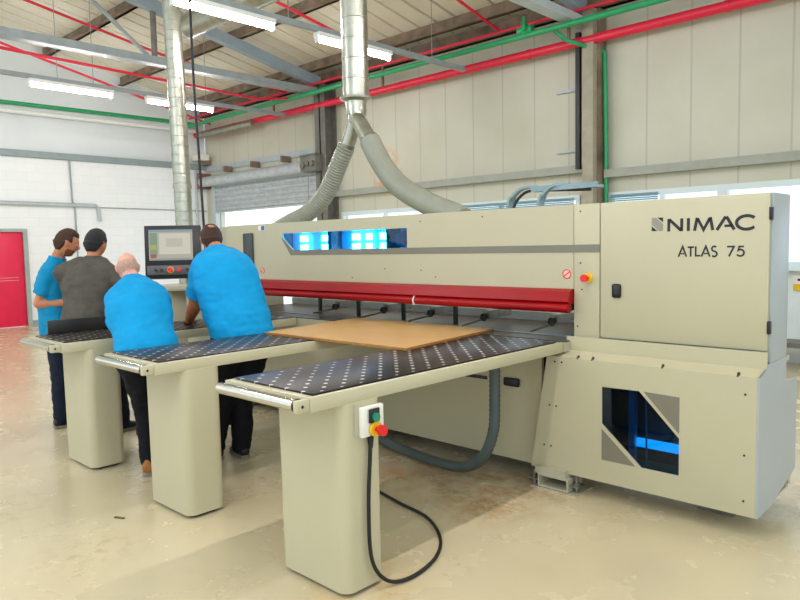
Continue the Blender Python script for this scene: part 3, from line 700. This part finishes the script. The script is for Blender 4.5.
MB().cyl((-2.236,2.15,.768),(-2.226,2.15,.768),.036,24).build('stop_collar',YEL,cb)
MB().cyl((-2.226,2.15,.768),(-2.20,2.15,.768),.012,16).cyl((-2.2,2.15,.768),(-2.178,2.15,.768),.025,20).build('stop_button',REDB,cb)
pts=smooth_path([(-2.255,2.135,.735),(-2.252,2.13,.66),(-2.25,2.11,.40),(-2.245,2.12,.15),(-2.22,2.2,.03),(-2.19,2.34,.012),(-2.24,2.56,.012),(-2.38,2.76,.012),(-2.62,2.92,.012),(-2.9,2.98,.012),(-3.2,3.05,.012),(-3.5,3.1,.012)],10)
t=thing('power_cable','black power cable looping on floor by the nearest table pedestal','cable',(-2.25,2.3,0))
MB().tube(pts,.0095,10).build('cord',RUBBER,t)
MB().tube([(-2.252,2.135,.735),(-2.2515,2.133,.68)],[.016,.011],12).build('strain_relief',RUBBER,t)
# board
b0=[(-4.24,2.97),(-2.83,2.995),(-2.97,4.075),(-4.42,4.06)]
t=thing('fibreboard_sheet','flat tan fibreboard sheet lying across the dotted tables','board',(-3.6,3.5,.968))
MB().plate(b0,[],2,.969,.984).build('core',BOARDE,t)
MB().plate(b0,[],2,.984,.986).build('face',BOARD,t)

# ------------------------------------------------------------------ console
K=thing('control_console','black framed control screen with red buttons behind the men','control console',(-6.95,3.72,0))
cx=V((-6.93,3.7,0)); n_=V((.82,-.56,0)).normalized(); rx=V((-n_.y,n_.x,0))*1.0
rx=V((.56,.82,0)).normalized(); uz=V((0,0,1))
tilt=(n_*.99+uz*.1).normalized(); uu=tilt.cross(rx)*-1
uu=rx.cross(tilt)*-1
if uu.z<0: uu=-uu
MC=cx+uz*1.585
MB().obox(MC,rx,uu,tilt,.29,.285,.06,.008).build('monitor_housing',BLACK,K)
scr=MB().obox(MC+tilt*.061+uu*.075+rx*-.02,rx,uu,tilt,.225,.165,.003).build('screen',emit('screen_grey','B8B6A6',.9),K)
def sc(x0,x1,y0,y1,c,nm,s=.9,dd=.0655):
    MB().obox(MC+tilt*dd+uu*(.075+(y0+y1)/2)+rx*(-.02+(x0+x1)/2),rx,uu,tilt,(x1-x0)/2,(y1-y0)/2,.0008).build(nm,emit('screen_'+nm+str(len(bpy.data.materials)),c,s),scr)
sc(-.225,.225,.14,.165,'8FA6B0','title_bar'); sc(-.215,-.14,-.12,.13,'8FA08E','side_menu'); sc(-.12,.2,-.10,.125,'D6D2C2','drawing_area')
sc(-.05,.12,-.02,.07,'C6C2B4','drawing',.9,.067); sc(-.225,.225,-.165,-.145,'9AA0A0','status_bar'); sc(-.21,-.15,-.05,.0,'B0B86A','menu_tile',.9,.067); sc(-.21,-.15,-.14,-.1,'B06A5A','menu_tile',.9,.067)
MB().obox(MC+tilt*.065-uu*.195,rx,uu,tilt,.27,.05,.008,.003).build('button_panel',mat('grey_button_panel','5A5C5C',.4),K)
def btn(x,c,r,nm,h=.03): MB().cyl(MC+tilt*.07-uu*.195+rx*x,MC+tilt*(.07+h)-uu*.195+rx*x,r,18).build(nm,c,K)
btn(-.03,YEL,.036,'stop_collar',.012); btn(-.03,REDB,.027,'stop_button',.05); btn(.06,REDB,.022,'stop_button'); btn(-.12,BLACK,.014,'push_button'); btn(-.18,BLACK,.014,'push_button'); btn(.14,BLACK,.014,'push_button'); btn(.2,BLACK,.014,'push_button')
MB().obox(cx+uz*1.2+n_*.1,rx,n_,uz,.28,.16,.02,.004).build('desk',CREAM2,K)
MB().box((-7.02,3.6,.0),(-6.84,3.78,1.19),.01).build('pedestal',CREAM2,K)
MB().box((-7.12,3.5,0),(-6.74,3.88,.03),.005).build('base_plate',CREAM2,K)

tag(MB().box((-2.43,YR-.05,.94),(-2.2,YR-.021,1.13)).build('wall_sign',YEL),'small yellow and white sign on the wall at right edge','sign')
sg=bpy.data.objects['wall_sign']; MB().box((-2.43,YR-.055,1.02),(-2.2,YR-.049,1.13)).build('sign_panel',WHITES,sg); MB().box((-2.38,YR-.058,1.06),(-2.26,YR-.054,1.09)).build('sign_bar',INK,sg)
tag(MB().obox((-4.03,1.72,.004),(.9,.4,0),(-.4,.9,0),(0,0,1),.035,.008,.003).build('wood_chip',mat('dark_green_chip','5A5A34',.7)),'small dark green chip lying on floor between far and middle table pedestals','debris')
t=thing('low_bench','dark low bench standing against right wall, at right edge','bench',(-2.2,9.3,0))
MB().box((-3.2,9.2,.28),(-1.2,9.6,.34)).build('shelf',DARKCOL,t)
for x in (-3.1,-1.3):
    MB().box((x,9.25,0),(x+.05,9.55,.28)).build('leg',DARKCOL,t)

# ------------------------------------------------------------------ PEOPLE
def remesh(mb, vox, iters=4, wrinkle=0, freq=9, seed=0):
    bmesh.ops.recalc_face_normals(mb.bm, faces=mb.bm.faces)
    me=bpy.data.meshes.new('tmp'); mb.bm.to_mesh(me); mb.bm.free()
    o=bpy.data.objects.new('tmp',me); COL.objects.link(o)
    r=o.modifiers.new('r','REMESH'); r.mode='VOXEL'; r.voxel_size=vox; r.use_smooth_shade=True
    s=o.modifiers.new('s','SMOOTH'); s.factor=.5; s.iterations=iters
    dg=bpy.context.evaluated_depsgraph_get(); dg.update()
    out=bpy.data.meshes.new_from_object(o.evaluated_get(dg)); bpy.data.objects.remove(o); bpy.data.meshes.remove(me)
    if wrinkle:
        nn=[v.normal.copy() for v in out.vertices]
        for v,q in zip(out.vertices,nn):
            p=v.co; a=noise.noise(V((p.x*freq+seed,p.y*freq,p.z*freq*1.6)))
            b=noise.noise(V((p.x*freq*2.3,p.y*freq*2.3+seed,p.z*freq*4)))
            v.co=p+q*(wrinkle*(a+.5*b))
    return out
def solid(name,me,mt,par,extra=None):
    org=V(par['_o'])
    if extra is not None:
        bm=bmesh.new(); bm.from_mesh(me)
        bmesh.ops.recalc_face_normals(extra.bm, faces=extra.bm.faces)
        tm=bpy.data.meshes.new('t'); extra.bm.to_mesh(tm); extra.bm.free(); bm.from_mesh(tm); bm.to_mesh(me); bm.free()
    for v in me.vertices: v.co-=org
    o=link(name,me,mt,par,180); return o
def limb(m,pts,rads,k=6,n=16):
    p=smooth_path(pts,k); rr=[]
    for i in range(len(rads)-1):
        for j in range(k): rr.append(rads[i]+(rads[i+1]-rads[i])*j/k)
    rr.append(rads[-1]); m.tube(p,rr,n)
    m.ball(p[0],rr[0],n=12,m=8); m.ball(p[-1],rr[-1],n=12,m=8)
def torso(m,rings,f=None,n=28,k=4):
    """rings: (centre, lateral axis, half width, half depth); smooth interpolation"""
    C=smooth_path([r[0] for r in rings],k); out=[]
    for i,c in enumerate(C):
        t=i/k; a=min(int(t),len(rings)-2); u=t-a; u=u*u*(3-2*u)
        A,B=rings[a],rings[a+1]
        lat=(A[1].lerp(B[1],u)).normalized(); w=A[2]+(B[2]-A[2])*u; d=A[3]+(B[3]-A[3])*u
        tan=(C[min(i+1,len(C)-1)]-C[max(i-1,0)]).normalized()
        dep=tan.cross(lat).normalized(); lat=dep.cross(tan).normalized()
        out.append((c,lat,dep,w,d))
    m.loft(out,n)
def headpt(th,ph,s=1.0):
    """th azimuth (0 = face), ph elevation; returns right, forward, up"""
    cz=math.sin(ph); r=math.cos(ph)
    x=math.sin(th)*r; y=math.cos(th)*r; z=cz
    w=.077; d=.098; h=.122
    if z<0:
        k=1-.34*(-z)**1.5 if y>0 else 1-.30*(-z)
        x*=k
        if y<0: y*=(1-.42*(-z))
    X=x*w*s; Y=y*d*s+(-.012 if z<0 and y<0 else 0); Z=z*h*s
    if y>0:
        # brow, eye hollow, nose, lips, chin
        ax=abs(x)
        Y-=.010*math.exp(-((ax-.42)/.2)**2-((z-.04)/.13)**2)
        Y+=.006*math.exp(-((ax-.35)/.35)**2-((z-.22)/.1)**2)
        Y+=.024*math.exp(-(x/.15)**2-((z+.24)/.13)**2)+.012*math.exp(-(x/.10)**2-((z+.06)/.14)**2)
        Y+=.007*math.exp(-(x/.3)**2-((z+.52)/.07)**2)+.012*math.exp(-(x/.3)**2-((z+.85)/.14)**2)
    return X,Y,Z
def person(label,mats,J,b=1.0,loc=None,hair='short',bald=0.0,beard=False,long_sleeve=False,glasses=False,seed=0,hemdrop=.10,belly=1.0,sleeve=.72,crown=0.0,leg_=1.0):
    skin,top,leg,shoe,hairm=mats
    P={k:V(v) for k,v in J.items() if isinstance(v,tuple)}
    f=V((P['face'].x,P['face'].y,0)).normalized()
    t=thing('person',label,'person',(P['hip'].x,P['hip'].y,0))
    latH=V(J['lat_h']).normalized(); latS=V(J['lat_s']).normalized()   # person's right
    hip,chest,neck,head=P['hip'],P['chest'],P['neck'],P['head']
    spine=(chest-hip).normalized(); waist=hip.lerp(chest,.45)
    def rings(g,drop=.09,nk=True):
        r=[(hip-V((0,0,1))*drop,latH,.155*b+g,.12*b+g),(hip,latH,.172*b+g,.125*b+g),(waist,latH.lerp(latS,.5),.158*b*belly+g,.122*b*belly+g),
           (chest,latS,.182*b+g,.128*b+g),(chest.lerp(neck,.5),latS,.176*b+g,.112*b+g),(chest.lerp(neck,.82),latS,.115*b+g,.08*b+g)]
        if nk: r.append((neck,latS,.062*b+g*.6,.062*b+g*.6))
        return r
    # body
    m=MB(); torso(m,rings(0))
    hf=V(J['face']).normalized(); hr=hf.cross(V(J.get('hup',(0,0,1)))).normalized(); hu=hr.cross(hf).normalized()
    limb(m,[neck-(neck-chest).normalized()*.04,neck.lerp(head,.4)-hf*.012,head-hu*.06-hf*.02],[.064*b,.056,.055])
    n_,mm=36,26; grid=[]
    for i in range(mm+1):
        ph=-math.pi/2+math.pi*i/mm; row=[]
        for j in range(n_):
            th=2*math.pi*j/n_; X,Y,Z=headpt(th,ph); row.append(m.bm.verts.new(head+hr*X+hf*Y+hu*Z))
        grid.append(row)
    for i in range(mm):
        for j in range(n_): m.bm.faces.new((grid[i][j],grid[i][(j+1)%n_],grid[i+1][(j+1)%n_],grid[i+1][j]))
    for sd in (-1,1):
        rot=Matrix((hr,hf,hu)).transposed()
        m.ball(head+hr*sd*.079-hf*.008-hu*.008,.011,.020,.032,rot,12,8)
        m.ball(head+hr*sd*.086-hf*.014+hu*.004,.007,.018,.024,rot,12,8)
    ex=MB()
    for sd,k in ((1,'r'),(-1,'l')):
        sh,el,wr=P['sh_'+k],P['el_'+k],P['wr_'+k]
        limb(m,[chest.lerp(neck,.8),sh.lerp(neck,.45)+V((0,0,.015)),sh],[.07*b,.06*b,.062*b])
        limb(m,[sh,sh.lerp(el,.4),el],[.060*b,.052*b,.041*b]); limb(m,[el,el.lerp(wr,.3),wr],[.041*b,.042*b,.027*b])
        hip_=P['hip']+latH*sd*.085*b-V((0,0,.05)); kn,an=P['kn_'+k],P['an_'+k]
        limb(m,[hip_,hip_.lerp(kn,.4),kn],[.08*b,.066,.048]); limb(m,[kn,kn.lerp(an,.35),an],[.045,.046,.034])
        td=V(J['toe_'+k]).normalized(); limb(m,[an,an-V((0,0,.03))+td*.03,an+td*.14-V((0,0,.05))],[.036,.036,.025])
        # hand
        hd=V(J['hd_'+k]).normalized(); pn=V(J['pn_'+k]).normalized(); side=hd.cross(pn).normalized(); pn=side.cross(hd).normalized()
        ex.loft([(wr-hd*.02,side,pn,.027,.02),(wr+hd*.02,side,pn,.032,.017),(wr+hd*.06,side,pn,.042,.016),(wr+hd*.092,side,pn,.041,.013),(wr+hd*.098,side,pn,.034,.008)],18)
        curl=J.get('curl',.35)
        for q,(o_,L,rd) in enumerate(((-.031,.068,.0088),(-.0105,.078,.009),(.0105,.073,.0088),(.030,.058,.0078))):
            p=wr+hd*.085+side*o_; d=(hd+side*o_*2.2).normalized(); c=[p]; a=curl
            for s_ in (.42,.32,.26):
                d=(d*math.cos(a)+pn*math.sin(a)).normalized(); c.append(c[-1]+d*L*s_)
            ex.tube(smooth_path([p-hd*.02]+c,3),[rd]*12+[rd*.75],10) ; ex.ball(c[-1],rd*.78,n=8,m=6)
        tb=J.get('thumb_'+k,-1); p=wr+hd*.03+side*.028*tb; d=(hd*.6+side*tb*.8+pn*.25).normalized(); c=[p-d*.01,p+d*.032]; d=(hd+side*tb*.25+pn*.3).normalized(); c.append(c[-1]+d*.03); c.append(c[-1]+d*.022)
        ex.tube(smooth_path(c,3),[.013]*3+[.011]*3+[.0095]*3+[.008],10); ex.ball(c[-1],.008,n=8,m=6)
    body=remesh(m,.0075,3); hands=remesh(ex,.0034,2)
    tmp=MB(); tmp.bm.from_mesh(hands)
    solid('body',body,skin,t,tmp)
    # eyes
    for sd in (-1,1):
        c=head+hr*sd*.031+hf*.0755+hu*.006
        e=MB().ball(c,.0115,n=12,m=8).build('eye',EYEW,t); MB().ball(c+hf*.0075,.0055,n=10,m=6).build('iris',EYED,e)
    # trousers
    m=MB(); torso(m,[(hip-V((0,0,.12)),latH,.13*b,.12*b),(hip-V((0,0,.04)),latH,.172*b,.126*b),(hip+spine*.04,latH,.150*b,.108*b)],f)
    for sd,k in ((1,'r'),(-1,'l')):
        hip_=P['hip']+latH*sd*.085*b-V((0,0,.05)); kn,an=P['kn_'+k],P['an_'+k]
        q=b*leg_; limb(m,[hip_,hip_.lerp(kn,.5),kn],[.105*b,.098*q,.078*q]); limb(m,[kn,kn.lerp(an,.5),an],[.078*q,.074*q,.068*q])
    solid('trousers',remesh(m,.011,3,.010,8,seed),leg,t)
    # shoes
    for k in 'rl':
        an=P['an_'+k]; td=V(J['toe_'+k]); td.z=0; td.normalize(); sd=V((-td.y,td.x,0)); g=an.z-.085
        m=MB(); c0=V((an.x,an.y,0))
        prof=[(-.075,.030,.05,.02),(-.06,.040,.052,.05),(-.02,.043,.055,.052),(.04,.046,.045,.044),(.10,.050,.036,.034),(.15,.047,.03,.028),(.185,.030,.026,.018)]
        m.loft([(c0+td*q+V((0,0,g+h_)),sd,V((0,0,1)),w_,dd) for q,w_,h_,dd in prof],18)
        m.loft([(c0-td*.02+V((0,0,g+.05)),td,sd,.055,.042),(c0-td*.015+V((0,0,g+.12)),td,sd,.05,.042)],16)
        so=solid('shoe',remesh(m,.006,2),shoe,t)
        m=MB(); n=20; poly=[]
        for q,w_ in ((-.078,.02),(-.07,.034),(-.03,.042),(.03,.044),(.1,.052),(.15,.048),(.18,.032),(.19,.012)): poly.append((q,w_))
        pl=[c0+td*q+sd*w_ for q,w_ in poly]+[c0+td*q-sd*w_ for q,w_ in reversed(poly)]
        A=[m.bm.verts.new((p.x,p.y,g)) for p in pl]; B=[m.bm.verts.new((p.x,p.y,g+.022)) for p in pl]
        for i in range(len(pl)): m.bm.faces.new((A[i],A[(i+1)%len(pl)],B[(i+1)%len(pl)],B[i]))
        m.bm.faces.new(A); m.bm.faces.new(B); m.build('sole',SOLE,so)
    # top
    m=MB(); g=.017; torso(m,rings(g,hemdrop,False)[:-1]+[(chest.lerp(neck,.85),latS,.118*b+g,.085*b+g),(neck-(neck-chest)*.02,latS,.07*b+.006,.066*b+.006)],f)
    for sd,k in ((1,'r'),(-1,'l')):
        sh,el,wr=P['sh_'+k],P['el_'+k],P['wr_'+k]
        limb(m,[chest.lerp(neck,.8),sh.lerp(neck,.45)+V((0,0,.015)),sh],[.078*b,.068*b,.070*b])
        if long_sleeve:
            limb(m,[sh,sh.lerp(el,.5),el],[.070*b,.066*b,.058*b]); limb(m,[el,el.lerp(wr,.5),el.lerp(wr,.93)],[.058*b,.052*b,.04*b])
        else: m.tube(smooth_path([sh,sh.lerp(el,sleeve*.5),sh.lerp(el,sleeve)],5),[.070*b+.004*i/10 for i in range(11)],18)
    solid('fleece_top' if long_sleeve else 'polo_shirt',remesh(m,.0095,3,.011,7,seed+3),top,t)
    # collar
    d=(head-neck).normalized(); up_=(d*.6+V((0,0,.6))).normalized()
    a1=latS; a2=up_.cross(a1).normalized(); m=MB(); n=28
    hh=.055 if long_sleeve else .04
    R0=[(neck-up_*.035,.082,.084),(neck+up_*.015,.070,.072),(neck+up_*hh,.066,.070)]
    prev=None
    for c,ra,rb in R0+[(neck+up_*hh,.060,.064),(neck-up_*.02,.060,.062)]:
        r=[m.bm.verts.new(c+a1*(ra*b*math.cos(2*math.pi*i/n))+a2*(rb*b*math.sin(2*math.pi*i/n))) for i in range(n)]
        if prev:
            for i in range(n): m.bm.faces.new((prev[i],prev[(i+1)%n],r[(i+1)%n],r[i]))
        prev=r
    m.build('collar',top,t,60)
    # hair
    def cap(test,off,name,mt):
        m=MB(); n_,mm=72,48; V0={};
        def vt(i,j):
            j%=n_; key=(i,j)
            if key not in V0:
                ph=-math.pi/2+math.pi*i/mm; th=2*math.pi*j/n_; X,Y,Z=headpt(th,ph)
                nz=noise.noise(V((math.sin(th)*math.cos(ph)*9+seed,math.cos(th)*math.cos(ph)*9,math.sin(ph)*9)))*.004
                L=V((X,Y,Z)); o=off*test(th,ph)
                L=L*(1+(o+nz*(1 if o>0 else 0))/max(.05,L.length))
                V0[key]=m.bm.verts.new(head+hr*L.x+hf*L.y+hu*L.z)
            return V0[key]
        for i in range(mm):
            for j in range(n_):
                ph=-math.pi/2+math.pi*(i+.5)/mm; th=2*math.pi*(j+.5)/n_
                if test(th,ph)>.15:
                    try: m.bm.faces.new((vt(i,j),vt(i,j+1),vt(i+1,j+1),vt(i+1,j)))
                    except ValueError: pass
        bmesh.ops.remove_doubles(m.bm,verts=m.bm.verts,dist=.0003)
        bmesh.ops.recalc_face_normals(m.bm,faces=m.bm.faces)
        bmesh.ops.solidify(m.bm,geom=m.bm.faces[:],thickness=.006)
        return m.build(name,mt,t,60)
    def sst(x,a,c): u=max(0,min(1,(x-a)/(c-a))); return u*u*(3-2*u)
    def hairtest(th,ph):
        a=abs(math.atan2(math.sin(th),math.cos(th)))      # 0 front, pi back
        low=-.75 if a>2.2 else (-.15 if a>1.6 else (.05 if a>1.25 else .62))
        if 1.6<a<=2.2: low=-.15-(a-1.6)*1.0
        v=sst(ph,low-.06,low+.16)
        if bald>0:
            top_=1-sst(ph,bald,bald+.25) if a>1.3 else 0
            v*=top_
        if crown>0:
            x=math.sin(th)*math.cos(ph); y=math.cos(th)*math.cos(ph); z=math.sin(ph)
            dd=(V((x,y,z))-V((0,-.45,.89))).length; v*=sst(dd,crown-.12,crown+.1)
        return v
    if hair: cap(hairtest,.014 if hair=='short' else .006 if hair=='crop' else .016,'hair',hairm)
    if beard:
        def bt(th,ph):
            a=abs(math.atan2(math.sin(th),math.cos(th)))
            return sst(1.6-a,0,.2)*sst(-ph,.32 if a>.35 else .62,.8)
        cap(bt,.003,'beard',mat('brown_stubble','7A4A30',.8,var=.2,scale=90))
    if glasses:
        m=MB()
        for sd in (-1,1):
            m.bar(head+hr*sd*.088+hf*.08+hu*.01,head+hr*sd*.088-hf*.015+hu*.014,.003,.006)
            m.tube([head+hr*(sd*.034+.026*math.cos(a))+hf*.1+hu*(.006+.018*math.sin(a)) for a in [2*math.pi*i/16 for i in range(17)]],.0022,6)
        m.bar(head+hr*-.01+hf*.1+hu*.008,head+hr*.01+hf*.1+hu*.008,.003,.003)
        m.build('glasses',REDINK if glasses=='red' else BLACK,t)
    return t

# right-hand man, leaning on the far table
person('balding man in bright blue polo shirt leaning one hand on table',(SKINT,BLUESH,TROUS,SHOEB,HAIRBR),dict(
  hip=(-4.535,2.965,0.945),chest=(-4.740,2.978,1.335),neck=(-4.955,3.030,1.575),head=(-5.079,3.051,1.689),
  lat_h=(.35,.94,0),lat_s=(.42,.9,.0),face=(-.90,.36,-.22),
  sh_l=(-4.912,2.860,1.460),el_l=(-5.047,2.863,1.172),wr_l=(-5.350,2.968,1.004),hd_l=(-.9,.4,-.2),pn_l=(0,0,-1),thumb_l=-1,
  sh_r=(-4.775,3.150,1.462),el_r=(-5.068,3.448,1.182),wr_r=(-5.382,3.428,1.025),hd_r=(-.9,-.1,-.25),pn_r=(0,0,-1),thumb_r=1,
  kn_l=(-4.524,2.753,0.500),an_l=(-4.625,2.732,0.090),kn_r=(-4.493,2.915,0.500),an_r=(-4.514,2.904,0.090),toe_l=(-1,-.1,0),toe_r=(-1,.2,0),curl=.25),
  b=1.33,hair='short',crown=.42,seed=1,hemdrop=.12,belly=1.12,sleeve=.80,leg_=.85)
# bald man bending over the far table
person('bald man in blue polo shirt bending low over table on elbows',(SKINP,BLUESH,TROUS,SHOET,HAIRW),dict(
  hip=(-4.63,2.24,.90),chest=(-4.85,2.30,1.14),neck=(-5.09,2.38,1.365),head=(-5.23,2.40,1.475),
  lat_h=(.38,.92,0),lat_s=(.38,.92,0),face=(-.86,.34,-.38),
  sh_l=(-5.01,2.22,1.25),el_l=(-5.14,2.25,1.025),wr_l=(-5.38,2.38,1.0),hd_l=(-.9,.4,0),pn_l=(0,0,-1),thumb_l=1,
  sh_r=(-4.87,2.47,1.24),el_r=(-5.11,2.57,1.03),wr_r=(-5.36,2.56,1.0),hd_r=(-.9,-.2,0),pn_r=(0,0,-1),thumb_r=-1,
  kn_l=(-4.68,2.22,.48),an_l=(-4.69,2.24,.09),kn_r=(-4.58,2.44,.48),an_r=(-4.50,2.48,.09),toe_l=(-.75,.6,0),toe_r=(-1,.2,0),curl=.3),
  b=1.2,hair='crop',bald=.12,glasses='red',seed=5,hemdrop=.10,sleeve=.85,leg_=.78)
# man in grey fleece, standing beyond the far table
person('dark haired man in grey fleece seen from behind',(SKINT,FLEECE,NAVY,SHOEB,HAIRBK),dict(
  hip=(-6.066,2.381,0.973),chest=(-6.125,2.450,1.306),neck=(-6.135,2.509,1.512),head=(-6.145,2.548,1.678),
  lat_h=(.72,.69,0),lat_s=(.76,.65,0),face=(-.45,.86,-.22),
  sh_l=(-6.292,2.303,1.424),el_l=(-6.292,2.450,1.159),wr_l=(-6.174,2.666,1.061),hd_l=(.3,.9,-.1),pn_l=(0,0,-1),
  sh_r=(-5.998,2.577,1.424),el_r=(-5.831,2.764,1.188),wr_r=(-5.860,2.940,1.090),hd_r=(-.3,.9,-.1),pn_r=(0,0,-1),thumb_r=1,
  kn_l=(-6.096,2.372,0.500),an_l=(-6.115,2.391,0.090),kn_r=(-5.958,2.568,0.500),an_r=(-5.998,2.626,0.090),toe_l=(-.5,.8,0),toe_r=(-.2,.9,0),curl=.4),
  b=1.14,hair='full',long_sleeve=True,seed=9,hemdrop=.08)
# leftmost man, in profile
person('leftmost man in turquoise polo shirt with short brown beard, arms folded',(SKIN,BLUESH2,NAVY,SHOEB,HAIRBR),dict(
  hip=(-6.718,2.382,0.924),chest=(-6.739,2.382,1.288),neck=(-6.687,2.402,1.527),head=(-6.583,2.465,1.694),
  lat_h=(.94,-.2,0),lat_s=(.9,-.35,0),face=(.25,.90,-.32),
  sh_l=(-6.906,2.454,1.413),el_l=(-6.989,2.538,1.122),wr_l=(-6.802,2.662,1.122),hd_l=(.9,.2,0),pn_l=(0,-.3,-1),
  sh_r=(-6.594,2.309,1.423),el_r=(-6.666,2.216,1.148),wr_r=(-6.496,2.406,1.153),hd_r=(.4,.9,0),pn_r=(0,-.3,-1),
  kn_l=(-6.695,2.451,0.500),an_l=(-6.716,2.472,0.090),kn_r=(-6.571,2.338,0.500),an_r=(-6.571,2.328,0.090),toe_l=(0,1,0),toe_r=(.1,1,0),curl=.5),
  b=1.10,hair='short',beard=True,seed=13,hemdrop=.10,sleeve=.72)

# ------------------------------------------------------------------ light
w=bpy.data.worlds.new('sky'); SC.world=w; w.use_nodes=True; nt=w.node_tree; nt.nodes.clear()
bg=nt.nodes.new('ShaderNodeBackground'); bg.inputs[0].default_value=(.80,.91,1,1); bg.inputs[1].default_value=1.7
wo=nt.nodes.new('ShaderNodeOutputWorld'); nt.links.new(bg.outputs[0],wo.inputs[0])
SC.view_settings.view_transform='Standard'; SC.view_settings.look='None'; SC.view_settings.exposure=0.0; SC.view_settings.gamma=1
SC.view_settings.use_curve_mapping=False
for o in bpy.data.objects:
    if '_o' in o: del o['_o']
